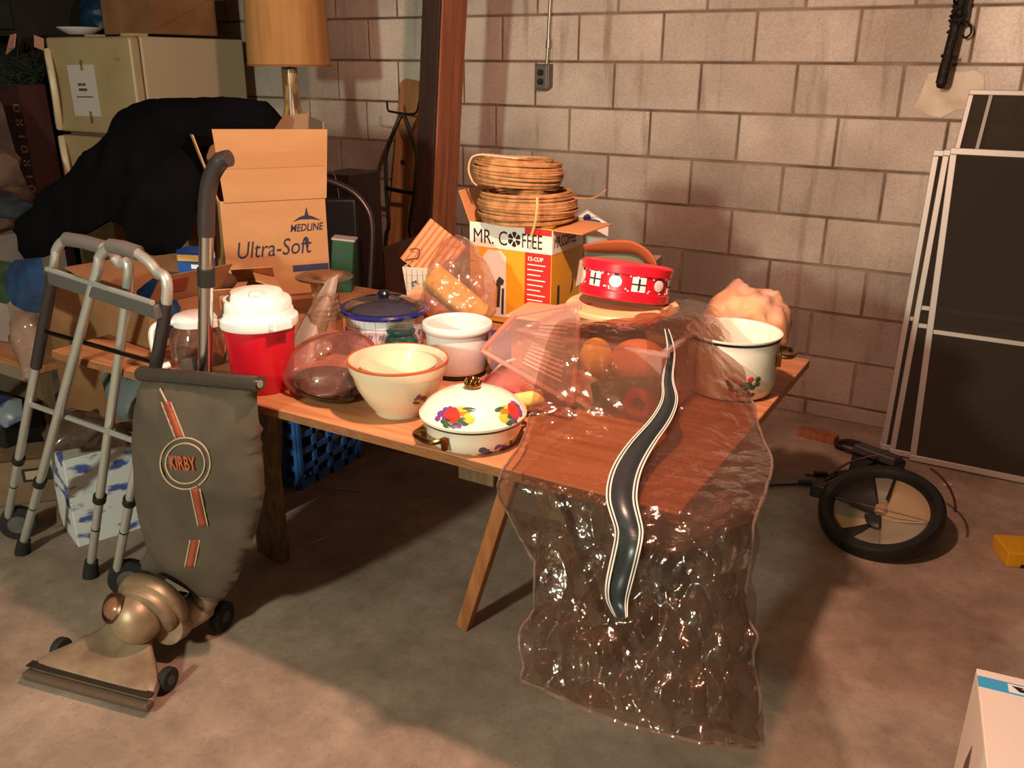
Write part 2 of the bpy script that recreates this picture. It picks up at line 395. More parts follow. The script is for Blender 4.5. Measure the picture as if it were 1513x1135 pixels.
m = MB(); m.box(((U0+U1)/2, (V0+V1)/2, ZC+.05), (U1-U0+.4, V1-V0+.4, .1)); ceil = struct(m.build('ceiling', JW, smooth=0))
m = MB(); m.box((0, 0, 0), (.04, V1-V0, .19)); j0 = m.build('joist', JW, ceil, smooth=0); j0.location = (U0+.2, (V0+V1)/2, ZC-.095)
k = 1
while U0+.2+k*.61 < U1:
    o = j0.copy(); COL.objects.link(o); o.location.x = U0+.2+k*.61; k += 1
# concrete blocks of the back wall, each its own piece
G = .0105; BW, BH = .4064-G, .2032-G
def block_mesh(wd, ht):
    mb = MB(); a, b, d, t = wd/2, ht/2, .004, .012
    vv = [(-a, t, -b), (a, t, -b), (a, t, b), (-a, t, b), (-a, -.004, -b), (a, -.004, -b), (a, -.004, b), (-a, -.004, b),
          (-a+d, -.008, -b+d), (a-d, -.008, -b+d), (a-d, -.008, b-d), (-a+d, -.008, b-d)]
    fs = [(8, 9, 10, 11)] + [(4+i, 4+(i+1) % 4, 8+(i+1) % 4, 8+i) for i in range(4)] + [(i, (i+1) % 4, 4+(i+1) % 4, 4+i) for i in range(4)]
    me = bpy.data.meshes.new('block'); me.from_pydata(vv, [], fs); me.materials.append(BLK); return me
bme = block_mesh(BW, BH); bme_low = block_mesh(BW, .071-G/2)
ROWOFF = {-1: -2.13, 0: -2.32, 1: -2.135, 2: -2.355, 3: -2.147, 4: -2.35, 5: -2.16, 6: -2.36, 7: -2.15, 8: -2.34}
rnd = random.Random(3)
for row, off in ROWOFF.items():
    zt = 1.697-.2032*row; u = off
    while u > -5.75: u -= .4064
    while u < 1.0:
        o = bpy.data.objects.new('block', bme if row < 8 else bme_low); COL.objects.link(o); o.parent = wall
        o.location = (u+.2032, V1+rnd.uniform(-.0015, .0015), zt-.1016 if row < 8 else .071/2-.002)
        u += .4064
# mortar patch round the pipe
PATCH = pm('patch_mortar', (226, 204, 184), .9, col2=(200, 172, 148), nscale=9, bump=.3)
pt = [(-.085, .075), (-.03, .088), (.03, .082), (.07, .09), (.105, .07), (.115, .02), (.10, -.03), (.085, -.05), (.03, -.055), (-.02, -.085), (-.07, -.075), (-.12, -.05), (-.105, -.01), (-.095, .04)]
m = MB(); m.prism(pt, frame((-.335, V1-.009, 1.385), (1, 0, 0), (0, 0, 1)), .003); m.build('mortar_patch', PATCH, wall, smooth=0, bevel=.003, label='pale mortar patch round the pipe')

# ================================================================ shared materials
CARD = pm('cardboard', (194, 144, 97), .85, col2=(186, 135, 89), nscale=4, stretch=(1, 1, 3), bump=.04, bscale=40)
CARD_D = pm('cardboard_old', (150, 104, 66), .88, col2=(124, 82, 50), nscale=5, bump=.05)
CARD_IN = pm('cardboard_inner', (150, 118, 88), .9)
INK = pm('blue_black_ink', (40, 42, 66), .7)
INKB = pm('black_ink', (24, 20, 20), .7)
CHROME = pm('chrome', (200, 198, 196), .18, 1)
ALU = pm('brushed_aluminium', (204, 200, 194), .36, .65, bump=.02, bscale=200)
STEEL_D = pm('dark_steel', (74, 66, 60), .35, 1)
BLACKP = pm('black_plastic', (26, 24, 24), .45)
RUBBER = pm('black_rubber', (24, 22, 21), .8)
GREYP = pm('grey_plastic', (92, 84, 80), .5, col2=(74, 68, 66), nscale=30)
WHITEP = pm('white_plastic', (232, 226, 222), .35)
WHITEC = pm('white_glaze', (228, 224, 222), .12, coat=.5)
CREAMC = pm('cream_glaze', (218, 198, 170), .14, coat=.4)
ENAM = pm('white_enamel', (230, 218, 200), .1, coat=.6)
BRASS = pm('aged_brass', (150, 112, 58), .3, 1, col2=(100, 72, 36), nscale=40)
PLY = pm('plywood_top', (186, 128, 86), .5, col2=(160, 102, 64), nscale=3, stretch=(1.2, 14, 14), bump=.04, bscale=30)
WOOD = pm('lumber', (176, 112, 66), .7, col2=(150, 88, 48), nscale=3, stretch=(14, 14, 1.2), bump=.08, bscale=20)
WOODW = pm('weathered_wood', (120, 92, 64), .85, col2=(90, 66, 44), nscale=4, stretch=(14, 14, 1.0), bump=.2, bscale=20)
DARKW = pm('dark_wood', (58, 32, 22), .55, col2=(40, 22, 16), nscale=4, stretch=(8, 8, 1))
GLASS = clear('clear_glass', (250, 248, 244), .03, rough=.02, ior=1.5)
PLASTIC_CLEAR = clear('clear_plastic', (246, 236, 232), .16, rough=.10, hcol=(250, 225, 215))

# ---------------------------------------------------------------- post, plank, conduit and outlet, pipe
def board(mb, a, b, wv, tv):
    """straight board from a to b with cross-section vectors wv, tv (full width)"""
    a, b, wv, tv = map(Vector, (a, b, wv, tv)); h, k = wv/2, tv/2
    vv = [p+s1*h+s2*k for p in (a, b) for s1, s2 in ((-1, -1), (1, -1), (1, 1), (-1, 1))]
    return mb.add(vv, [(3, 2, 1, 0), (4, 5, 6, 7), (0, 1, 5, 4), (1, 2, 6, 5), (2, 3, 7, 6), (3, 0, 4, 7)])
PX, PV = -2.322, 3.12
t = thing('support_post', 'reddish wooden support post made of joined boards, standing before the block wall', 'post', (PX, PV, 0), rot=(0, R(4.6), 0))
m = MB(); m.box((-.012, .008, 1.08), (.085, .014, 2.14)); m.build('face_board', DARKW, t, smooth=0, bevel=.002, label='dark front board')  # front face darker than the boards behind it
REDW = pm('red_pine', (168, 102, 68), .65, col2=(138, 78, 48), nscale=3, stretch=(12, 12, 1), bump=.08, bscale=18)
m = MB(); m.box((-.01, .063, 1.08), (.092, .092, 2.14)); m.build('board', REDW, t, smooth=0, bevel=.003)
m = MB(); m.box((-.012, .156, 1.08), (.088, .088, 2.14)); m.build('board', REDW, t, smooth=0, bevel=.003)

t = thing('wooden_plank', 'pale pine plank with rounded top leaning on the wall behind the hand truck', 'plank', (-2.93, 3.70, 0), rot=(R(-6.2), R(4), 0))
m = MB(); m.prism([(-.06, 0), (.06, 0), (.06, 1.37), (.045, 1.41), (-.03, 1.415), (-.06, 1.395)], frame((0, 0, 0), (1, 0, 0), (0, 0, 1)), .03); m.build('board', pm('pale_pine', (196, 136, 86), .7, col2=(166, 104, 60), nscale=3, stretch=(10, 10, 1)), t, smooth=0, bevel=.004)
m = MB(); m.lathe([(0, 0), (.014, 0), (.014, .002), (0, .002)], 12); m.build('knot', DARKW, t, loc=(.0, -.0305, 1.0), rot=(R(90), 0, 0)); 

t = thing('electrical_outlet', 'grey metal double outlet box under a thin conduit on the block wall', 'outlet', (-2.075, V1-.008, 1.425))
m = MB(); m.prism([(-.035, -.058), (.02, -.058), (.036, -.045), (.036, .058), (-.035, .058)], frame((0, 0, 0), (1, 0, 0), (0, 0, 1)), .045); m.build('outlet_box', pm('galvanised', (120, 112, 104), .5, .6), t, smooth=0, bevel=.003)
m = MB(); m.box((-.003, -.047, 0), (.06, .004, .104)); m.build('cover_plate', pm('galvanised_plate', (132, 124, 116), .45, .6), t, smooth=0, bevel=.002)
for zz in (.02, -.02):
    m = MB(); m.prism([(.016*math.cos(a)*1.0, max(-.013, min(.013, .017*math.sin(a)))) for a in np.linspace(0, 2*PI, 20, endpoint=False)], frame((-.004, -.049, zz), (1, 0, 0), (0, 0, 1)), .004)
    s = m.build('socket', BLACKP, t, smooth=0)
    for dx in (-.006, .006):
        q = MB(); q.box((-.004+dx, -.0535, zz+.003), (.002, .001, .008)); q.build('slot', pm('slot_grey', (90, 84, 80), .5), s, smooth=0)
m = MB(); m.tube([(.012, -.02, .058), (.016, -.02, .13), (.028, -.018, .50), (.03, -.018, .86)], .0085, 10); m.build('conduit', pm('conduit_zinc', (168, 158, 148), .4, .7), t)
m = MB(); m.tube([(.018, -.02, .128), (.019, -.02, .165)], .0125, 10); m.build('conduit_coupling', pm('conduit_zinc', (168, 158, 148), .4, .7), t)

t = thing('iron_pipe_stub', 'black corroded pipe stub with wire ties hanging on the wall above the screens', 'pipe', (-.352, V1-.07, 1.425))
IRON = pm('corroded_iron', (44, 32, 26), .45, .6, col2=(20, 16, 15), nscale=60, bump=.6, bscale=120)
m = MB(); m.tube(catmull([(-.012, -.015, 0), (-.008, -.012, .06), (.0, -.005, .16), (.012, .01, .33), (.018, .03, .62)], 5), [.021]*6+[.019]*15, 10); m.build('pipe', IRON, t)
m = MB(); m.tube([(.022, .035, .2), (.028, .04, .85)], .017, 10); m.build('upper_pipe', pm('grey_pipe', (96, 86, 80), .5, .5), t)
m = MB()
for i in range(34):
    a = i*1.1; zz = .205+.11*noise.noise(Vector((i*.7, 0, 0)))+(i % 8)*.011
    m.tube([(.004+.022*math.cos(a), .0+.02*math.sin(a), zz), (.004+.026*math.cos(a+.9), .02*math.sin(a+.9), zz+.008), (.004+.019*math.cos(a+1.9), .018*math.sin(a+1.9), zz+.018)], .004, 5)
m.build('wire_wrap', IRON, t)
m = MB(); m.tube([(-.03, -.01, .098), (.025, -.005, .092)], .006, 8); m.tube([(-.012, -.014, 0), (-.012, -.02, -.006)], .017, 10); m.build('valve_stem', IRON, t)
m = MB(); m.tube(catmull([(.03, .01, .22), (.05, .02, .20), (.055, .02, .175), (.04, .02, .16), (.03, .01, .17)], 5), .004, 6); m.build('wire_loop', IRON, t)
m = MB(); m.tube([(.002, 0, .15), (.004, .066, .152)], .008, 8); m.build('wall_bracket', IRON, t)

# ---------------------------------------------------------------- window screens leaning on the wall
MESH = clear('screen_mesh', (150, 140, 132), .62, (92, 80, 70), .6, ior=1.02)
SALU = pm('screen_frame_metal', (168, 154, 146), .45, .3)
def screen(label, bl, tl, wd, bars, fw_=.022, sec=True):
    bl = Vector(bl); up = Vector(tl)-bl; h = up.length; yv = up.normalized(); xv = Vector((1, 0, 0)); zv = xv.cross(yv)
    t = thing('window_screen', label, 'window screen', bl, group='window screens leaning on the block wall')
    Mr = Matrix((xv, yv, zv)).transposed()
    P = lambda x, y, z=0: Mr @ Vector((x, y, z))
    for nm, c, d in (('frame_rail', (wd/2, fw_/2), (wd, fw_)), ('frame_rail', (wd/2, h-fw_/2), (wd, fw_)), ('frame_stile', (fw_/2, h/2), (fw_, h-2*fw_)), ('frame_stile', (wd-fw_/2, h/2), (fw_, h-2*fw_))):
        m = MB(); m.box(P(c[0], c[1]), (d[0], d[1], .012), M=Mr); m.build(nm, SALU, t, smooth=0, bevel=.002)
    for yb in bars:
        m = MB(); m.box(P(wd/2, yb), (wd-2*fw_, .018, .010), M=Mr); m.build('cross_bar', SALU, t, smooth=0, bevel=.002)
    m = MB(); m.quad(P(fw_-.002, fw_-.002, -.001), P(wd-fw_+.002, fw_-.002, -.001), P(wd-fw_+.002, h-fw_+.002, -.001), P(fw_-.002, h-fw_+.002, -.001)); m.build('mesh', MESH, t, smooth=0)
    if sec:
        m = MB(); m.box(P(.075, h/2, .004), (.012, h-2*fw_, .005), M=Mr); m.build('inner_track', pm('track_grey', (120, 112, 106), .5, .5), t, smooth=0)
    return t
screen('tall window screen at the back, its top highest against the wall', (-.36, 3.66, 0.006), (-.268, 3.845, 1.405), .86, (), .018)
screen('narrow framed window screen leaning in the middle of the stack, left edge farthest out', (-.350, 3.63, .006), (-.353, 3.812, 1.185), .80, (.545,), .022, False)
screen('window screen with double crossbar at the front of the leaning stack', (-.312, 3.60, .006), (-.316, 3.785, 1.19), .82, (.53, .60), .022, False)
screen('front-most leaning window screen, right of its neighbours along the floor', (-.232, 3.575, .006), (-.292, 3.765, 1.20), .84, (.52,), .024, False)

# ================================================================ refrigerator and the dark left corner
FR = pm('fridge_cream', (186, 164, 126), .4, col2=(168, 144, 106), nscale=2.5)
FRS = pm('fridge_side', (196, 174, 144), .5, bump=.03, bscale=250)
t = thing('refrigerator', 'old cream refrigerator with freezer door on top and a paper notice taped to it', 'refrigerator', (-4.55, 3.0, 0))
m = MB(); m.box((.33, .40, .82), (.655, .665, 1.55)); m.build('body', FRS, t, smooth=0, bevel=.008)
def fdoor(z0, z1, nm, hz0, hz1):
    m = MB(); m.box((.33, .03, (z0+z1)/2), (.66, .058, z1-z0)); d = m.build(nm, FR, t, smooth=0, bevel=.014, bseg=3)
    pts = [(.018+.05*math.sin(PI*i/14)**.7, -.006-.03*math.sin(PI*i/14)**.6, hz0+(hz1-hz0)*i/14) for i in range(15)]
    h = MB(); h.tube(pts, .015, 8, flat=1.2); h.build('handle', pm('handle_cream', (214, 192, 158), .35), d)
    return d
fz = fdoor(1.125, 1.592, 'freezer_door', 1.14, 1.53)
ld = fdoor(.09, 1.108, 'fridge_door', .72, 1.095)
m = MB(); m.box((.33, .062, .84), (.64, .008, 1.48)); m.build('gasket', pm('gasket', (120, 100, 78), .7), t, smooth=0)
m = MB(); m.box((.30, .08, 1.598), (.10, .05, .014)); m.box((.615, .07, 1.6), (.09, .09, .016)); m.build('hinge_cover', FR, t, smooth=0, bevel=.003)
m = MB(); m.box((.33, .06, .045), (.62, .02, .08)); m.build('kick_plate', BLACKP, t, smooth=0)
PAPER = pm('paper', (206, 194, 186), .8)
m = MB(); m.box((.285, -.0012, 1.33), (.215, .001, .25)); nt_ = m.build('paper_notice', PAPER, t, smooth=0, rot=(0, R(-1), 0))
m = MB()
for x0, x1, z in ((.245, .275, 1.36), (.28, .305, 1.36), (.245, .312, 1.335)): m.box(((x0+x1)/2, -.0022, z), (x1-x0, .0006, .013))
m.box((.285, -.0022, 1.30), (.13, .0006, .006)); m.build('printed_lines', pm('faded_print', (84, 72, 66), .8), nt_, smooth=0)
m = MB(); m.box((.27, -.002, 1.458), (.02, .0015, .05)); m.box((.29, -.002, 1.205), (.02, .0015, .06)); m.build('tape', clear('yellow_tape', (220, 200, 150), .3, (200, 180, 140), .3), t, smooth=0)
m = MB(); m.box((.555, -.002, 1.487), (.04, .003, .012)); m.build('badge', pm('badge_grey', (150, 130, 100), .4), t, smooth=0)

t = thing('brown_carton', 'brown cardboard carton lying on top of the cream refrigerator', 'carton', (-4.09, 3.36, 1.6065), R(-4))
carton(t, .42, .38, .21, CARD_D, open_top=False)
flap(t, (.21, -.19, .02), (.21, .19, .19), (.004, 0, -.001), CARD_D, name='end_flap')
t = tag(puff([(-4.62, 3.30, 1.605), (-4.44, 3.32, 1.605), (-4.42, 3.32, 1.74), (-4.47, 3.32, 1.86), (-4.56, 3.3, 1.84), (-4.64, 3.3, 1.74)], .03, .07, .03, 14, 2, back=.6).build('plastic_bag', pm('blue_film', (10, 42, 72), .45, bump=.5, bscale=30), None), 'dark blue plastic bag beside the carton on top of the refrigerator', 'bag')

m = MB(); m.lathe([(0, 0), (.06, 0), (.11, .03), (.115, .035), (.10, .032), (.0, .012)], 28); tag(m.build('dish', WHITEC, None, loc=(-4.42, 3.12, 1.6065)), 'white dish on the front edge of the refrigerator top', 'dish')
# shelf unit with dark odds and ends left of the refrigerator
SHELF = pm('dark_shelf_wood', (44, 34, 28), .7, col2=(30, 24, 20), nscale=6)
t = thing('storage_shelf', 'dark wooden storage shelf in the unlit corner left of the refrigerator', 'shelf', (-5.35, 3.35, 0))
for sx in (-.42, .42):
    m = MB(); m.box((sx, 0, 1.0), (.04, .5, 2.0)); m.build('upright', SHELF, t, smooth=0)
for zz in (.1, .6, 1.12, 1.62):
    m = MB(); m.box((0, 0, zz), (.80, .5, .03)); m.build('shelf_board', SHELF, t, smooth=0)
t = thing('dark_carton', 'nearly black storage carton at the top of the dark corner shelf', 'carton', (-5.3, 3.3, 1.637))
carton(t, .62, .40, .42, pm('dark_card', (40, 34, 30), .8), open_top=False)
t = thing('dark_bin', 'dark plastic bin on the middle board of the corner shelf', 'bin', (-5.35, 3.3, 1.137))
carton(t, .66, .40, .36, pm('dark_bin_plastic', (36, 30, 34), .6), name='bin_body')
# red box of an artificial tree with branches sticking out of its top
q = at(67, 300, 4.55); q.z = 0
t = thing('tree_box', 'tall dark red box with pale vertical lettering standing against the refrigerator', 'box', (-4.60, 2.885, 0), rot=(0, R(-1.5), 0))
RB = pm('dark_red_print', (66, 22, 22), .65, col2=(46, 15, 16), nscale=5)
carton(t, .17, .15, 1.36, RB, name='box_body')
LET = pm('pale_letter', (150, 124, 114), .7); m = MB()
for i in range(10):
    z = .62+i*.068; y = -.0765
    if i % 3 == 0: m.box((.045, y, z), (.055, .001, .010)); m.box((.045, y, z+.028), (.055, .001, .010)); m.box((.02, y, z+.014), (.010, .001, .036)); m.box((.07, y, z+.014), (.010, .001, .036))
    elif i % 3 == 1: m.box((.045, y, z+.01), (.055, .001, .011))
    else: m.box((.045, y, z), (.055, .001, .010)); m.box((.045, y, z+.022), (.055, .001, .010)); m.box((.05, y, z+.011), (.012, .001, .03))
m.build('lettering', LET, t, smooth=0, label='pale letters running up the box')['kind'] = 'stuff'
m = MB()
rr = random.Random(5)
for i in range(150):
    a = rr.uniform(0, 2*PI); b = rr.uniform(.1, 1.2); L = rr.uniform(.12, .30)
    p = Vector((rr.uniform(-.06, .06), rr.uniform(-.06, .06), rr.uniform(1.30, 1.38)))
    d = Vector((math.cos(a)*math.sin(b), math.sin(a)*math.sin(b), math.cos(b)))*L*.6
    for kk in range(7):
        c = p + d*(kk/6)
        e = Vector((rr.uniform(-1, 1), rr.uniform(-1, 1), rr.uniform(-.4, .8))).normalized()*.035
        m.tube([c-e*.4, c+e], [.0022, .0008], 3, cap=False)
o = m.build('branches', pm('tree_needles', (34, 52, 40), .7, col2=(22, 34, 28), nscale=30), t, smooth=0); o['kind'] = 'stuff'
m = MB(); m.quad(at(9, 82, 4.7), at(22, 70, 4.6), at(24, 50, 4.6), at(16, 52, 4.65), .004)
tag(m.build('paper_scrap', pm('pink_paper', (226, 150, 134), .7), None, smooth=0), 'pinkish paper flag poking out in the dark top left corner', 'paper')
m = MB(); m.box((0, 0, 0), (.075, .004, .06)); tag(m.build('price_tag', pm('pink_tag', (214, 150, 130), .7), None, smooth=0, loc=(-4.58, 2.985, 1.565), rot=(0, R(14), 0)), 'small pink tag stuck to the top left corner of the refrigerator', 'tag')
# pale cloth bundle, dark folders and box at the far left edge
def softbag(name, label, cat, outline, mat, thick=.08, cr=.02, seed=1, step=.035, fold=0.0, back=.5, cs=12):
    return tag(puff(outline, step, thick, cr, cs, seed, back=back, fold=fold).build(name, mat, None, smooth=60), label, cat)
softbag('cloth_bundle', 'brownish cloth bundle heaped in the left corner below the tree box', 'cloth', [at(-40, 300, 4.3), at(-40, 150, 4.3), at(2, 150, 4.25), at(16, 200, 4.2), at(30, 250, 4.1), at(52, 300, 4.0), at(30, 330, 4.0)], pm('brown_cloth', (112, 84, 66), .9, col2=(74, 54, 44), nscale=9), .12, .05, 4, .05)
softbag('magazine_pile', 'dark blue slanting bag of papers beside the black coat', 'bag', [at(-30, 345, 3.8), at(-30, 275, 3.85), at(15, 285, 3.8), at(62, 305, 3.75), at(45, 330, 3.7), at(10, 335, 3.7)], pm('slate_cloth', (52, 56, 66), .8, col2=(30, 34, 42), nscale=14), .06, .03, 9, .04)
t = thing('white_carton', 'grubby white carton at the left picture edge beside the black coat', 'carton', (-3.52, 1.99, .436), R(8))
carton(t, .34, .30, .424, pm('white_card', (172, 156, 146), .8, col2=(140, 122, 112), nscale=4), open_top=False)
flap(t, (-.17, -.15, .424), (.17, -.15, .424), (0, .03, .07), pm('white_card', (172, 156, 146), .8))
m = MB(); m.box((0, -.1515, .34), (.2, .001, .035)); m.build('printed_band', pm('brown_band', (74, 46, 40), .7), t, smooth=0)

# ================================================================ cartons behind and left of the table
t = thing('floor_carton', 'large brown carton standing on the floor at the left end of the table', 'carton', (-2.76, 2.18, 0), R(3))
carton(t, .52, .70, .735, CARD_D, open_top=False)
# medline carton : front face turned to the right, 60 degrees from the wall direction
MA = R(54)
ex = Vector((math.cos(MA), math.sin(MA), 0)); en = Vector((math.sin(MA), -math.cos(MA), 0))
t = thing('tall_carton', 'tall open cardboard carton with dark blue slanted lettering and its top panel raised', 'carton', (0, 0, 0))
MW, MD, MH = .335, .26, .322
base = Vector((-2.215, 1.965, .742))
t.location = base + ex*MW/2 - en*MD/2; t.rotation_euler = (0, 0, MA)
carton(t, MW, MD, MH, CARD, name='carton_body')
m = MB(); m.quad((-MW/2+.014, -MD/2-.002, MH-.004), (MW/2+.004, -MD/2-.002, MH-.004), (MW/2+.018, -MD/2-.012, MH+.215), (-MW/2-.002, -MD/2-.012, MH+.222), .004); m.build('front_panel', CARD, t, smooth=0, label='raised top panel with a tape band')
m = MB(); m.quad((MW/2-.004, -MD/2+.01, MH), (MW/2-.004, MD/2, MH), (MW/2+.02, MD/2+.02, MH+.24), (MW/2+.012, -MD/2+.02, MH+.235), .004); m.build('side_panel', CARD_IN, t, smooth=0)
m = MB(); m.quad((MW/2, MD/2-.002, MH), (-MW/2, MD/2-.002, MH), (-MW/2-.0, MD/2+.02, MH+.22), (MW/2+.02, MD/2+.02, MH+.25), .004); m.build('back_panel', CARD_IN, t, smooth=0)
m = MB(); m.quad((-MW/2, MD/2, MH), (-MW/2, -MD/2+.0, MH), (-MW/2-.055, -MD/2+.01, MH+.205), (-MW/2-.045, MD/2, MH+.19), .004); m.build('side_panel', CARD, t, smooth=0)
m = MB(); m.box((.004, -MD/2-.0128, MH+.125), (MW-.002, .001, .05)); m.build('tape_band', pm('packing_tape', (184, 132, 86), .35), t, smooth=0)
Mt = frame((-.135, -MD/2-.0008, .135), (1, 0, .02), (0, 0, 1))
text('lettering', 'Ultra-Soft', INK, t, .078, Mt, shear=.25, sx=.78, label='dark blue slanted lettering')
Mt = frame((.045, -MD/2-.0008, .212), (1, 0, .02), (0, 0, 1))
text('brand_lettering', 'MEDLINE', INK, t, .034, Mt, shear=.25, sx=.78, bold=.0006, label='small dark blue slanted capitals')
m = MB(); F = lambda x, z: frame((x, -MD/2-.0004, z), (1, 0, 0), (0, 0, 1))
m.prism([(-.004, -.062), (.004, -.016), (-.010, -.016)], F(.10, .205), .0006)
m.prism([(-.045, 0), (-.02, .016), (-.004, .02), (.004, .048), (.009, .02), (.025, .014), (.05, 0), (.02, .006), (-.018, .007)], F(.10, .244), .0006)
m.build('star_emblem', INK, t, smooth=0, label='pointed star emblem')
m = MB(); m.prism([(0, 0), (.12, 0), (.12, .022), (0, .022)], F(.045, .078), .0006); m.build('printed_band', pm('navy_band', (52, 56, 92), .7), t, smooth=0)

# black jacket draped over things behind the table
COAT = pm('black_cloth', (13, 12, 15), .95, col2=(8, 8, 10), nscale=6, bump=.12, bscale=160, spec=.05)
o_ = [(203, 160, 3.12), (250, 150, 3.08), (310, 149, 3.02), (372, 152, 3.0), (405, 160, 3.0), (417, 174, 2.98), (404, 192, 2.95), (372, 199, 2.93), (318, 200, 2.88), (303, 226, 2.83), (300, 262, 2.78), (292, 310, 2.76), (280, 352, 2.74), (262, 374, 2.74), (228, 378, 2.76), (192, 372, 2.80), (186, 336, 2.85), (158, 326, 2.9), (118, 350, 2.95), (72, 378, 3.05), (40, 388, 3.15), (33, 360, 3.2), (30, 342, 3.22), (70, 312, 3.2), (118, 277, 3.18), (142, 246, 3.16), (164, 210, 3.14), (182, 178, 3.13)]
t = tag(puff([at(*a) for a in o_], .028, .13, .016, 9, 6, back=.3, fold=.03, fs_=7).build('black_jacket', COAT, None, smooth=70), 'black jacket draped over the boxes between the refrigerator and the tall carton', 'jacket')
t = thing('coat_stack_carton', 'brown carton hidden under the black jacket', 'carton', (-2.83, 2.32, .737), R(10))
carton(t, .34, .36, .40, CARD_D, open_top=False)

# table lamp with large shade
t = thing('table_lamp', 'table lamp with a large tan drum shade and mottled column base behind the cartons', 'lamp', (-2.985, 3.13, .70))
SH = pm('lampshade_cloth', (196, 142, 86), .85, col2=(178, 120, 66), nscale=3, stretch=(9, 9, .6), bump=.08, bscale=120)
m = MB(); m.lathe([(.183, .765), (.172, 1.2), (.169, 1.2), (.180, .768), (.183, .765)], 48); s = m.build('lamp_shade', SH, t)
m = MB(); m.lathe([(.1842, .763), (.1842, .772), (.1815, .772), (.1815, .763), (.1842, .763)], 48); m.build('shade_trim', pm('shade_trim', (150, 98, 54), .8), s)
LB = pm('mottled_ceramic', (196, 158, 106), .25, col2=(120, 84, 52), nscale=26, stretch=(1, 1, .35), nlo=.45, nhi=.6)
m = MB(); m.lathe([(0, 0), (.07, 0), (.085, .02), (.07, .05), (.055, .12), (.06, .25), (.062, .42), (.05, .52), (.036, .60), (.03, .68), (.034, .74), (.03, .76), (0, .76)], 32); m.build('lamp_base', LB, t)
m = MB(); m.tube([(0, 0, .76), (0, 0, .95)], .008, 8); m.build('lamp_stem', BRASS, t)
t = thing('side_cabinet', 'dark brown cabinet under the table lamp by the wall', 'cabinet', (-2.985, 3.20, 0))
m = MB(); m.box((0, 0, .35), (.44, .44, .70)); m.build('cabinet_body', DARKW, t, smooth=0, bevel=.004)
m = MB(); m.box((.0, -.225, .36), (.40, .012, .6)); d = m.build('cabinet_door', DARKW, t, smooth=0, bevel=.003)
m = MB(); m.sphere((.16, -.238, .4), .014); m.build('knob', BRASS, d)

# dark speaker cabinet, chair and hand truck between carton and post
t = thing('speaker_cabinet', 'dark wooden speaker cabinet with a thin wire over it, left of the hand truck', 'cabinet', (-2.615, 3.06, 0), R(6))
m = MB(); m.box((0, 0, .515), (.17, .24, 1.03)); m.build('cabinet_body', pm('espresso_wood', (42, 20, 15), .5), t, smooth=0, bevel=.004)
m = MB(); m.box((.0, -.123, .52), (.14, .006, .96)); m.build('grille', pm('grille_black', (16, 13, 13), .9), t, smooth=0)
m = MB(); m.tube(catmull([(-.08, -.1, 1.033), (-.04, -.11, 1.05), (.02, -.13, 1.02), (.04, -.132, .85), (.03, -.132, .7)], 6), .0022, 5); m.build('wire', pm('wire_grey', (120, 110, 104), .5), t)
t = thing('low_brown_box', 'reddish brown wooden box beside the white patterned canister', 'box', (-2.08, 2.84, 0), R(8))
m = MB(); m.box((0, 0, .405), (.16, .3, .81)); m.build('box_body', pm('red_brown_wood', (74, 42, 28), .6, col2=(54, 30, 20), nscale=4, stretch=(10, 10, 1)), t, smooth=0, bevel=.004)
m = MB(); m.box((.07, -.16, .40), (.02, .03, .8)); m.build('corner_strip', BLACKP, t, smooth=0)
t = thing('tubular_chair', 'black cushioned chair with bent grey tube back behind the tall carton', 'chair', (-2.36, 2.62, 0), R(30))
tub = pm('chair_tube', (96, 86, 84), .35, .7)
m = MB(); m.tube(catmull([(-.22, 0, .45), (-.22, .05, .85), (-.19, .07, 1.0), (-.08, .07, 1.055), (.06, .07, 1.02), (.14, .06, .95), (.165, .045, .85), (.15, 0, .60), (.14, -.02, .45)], 6), .0135, 10); m.build('back_tube', tub, t)
m = MB(); m.box((-.02, .055, .78), (.26, .03, .40)); m.build('backrest', pm('black_vinyl', (26, 25, 26), .5), t, bevel=.012, bseg=3, smooth=60)
m = MB(); m.box((-.04, .12, .45), (.34, .20, .05)); m.build('seat', pm('black_vinyl', (26, 25, 26), .5), t, bevel=.02, bseg=3, smooth=60)
for sx in (-.2, .14):
    for sy in (.01, .20):
        m = MB(); m.tube([(sx, sy, .0), (sx, sy, .43)], .0125, 8); m.build('leg', tub, t)
m = MB(); m.box((0, 0, .11), (.075, .06, .22)); c = m.build('green_carton', pm('bottle_green', (26, 70, 46), .45), None, smooth=0, bevel=.004)
c.location = at(502, 398, 3.02); c.location.z = .70; c.rotation_euler = (0, R(6), R(30)); tag(c, 'green carton with pale rim standing by the bent chair tube', 'carton')
m = MB(); m.box((0, 0, .222), (.078, .063, .006)); m.build('lid', pm('pale_lid', (170, 160, 150), .5), c, smooth=0)
t = thing('hand_truck', 'black steel hand truck with hooked top leaning on the wall left of the post', 'hand truck', (-2.685, 3.42, 0), rot=(R(-7), 0, R(4)))
for s in (-1, 1):
    m = MB(); m.tube(catmull([(s*.078, 0, .06), (s*.078, 0, .62), (s*.062, 0, .72), (s*.078, 0, .86), (s*.088, 0, .98), (s*.088, 0, 1.07), (s*.045, 0, 1.18), (s*.008, 0, 1.255)], 5), .0105, 8); m.build('side_rail', STEEL_D, t)
m = MB(); m.tube(catmull([(-.092, -.0, 1.315), (-.085, -.0, 1.275), (-.06, 0, 1.268), (.0, 0, 1.262), (.06, 0, 1.262), (.08, 0, 1.275), (.092, 0, 1.32)], 4), .0055, 6); m.build('hook_bar', STEEL_D, t)
m = MB(); m.tube([(-.088, 0, .905), (0, -.008, .895), (.088, 0, .89)], .011, 8); m.build('cross_bar', STEEL_D, t)
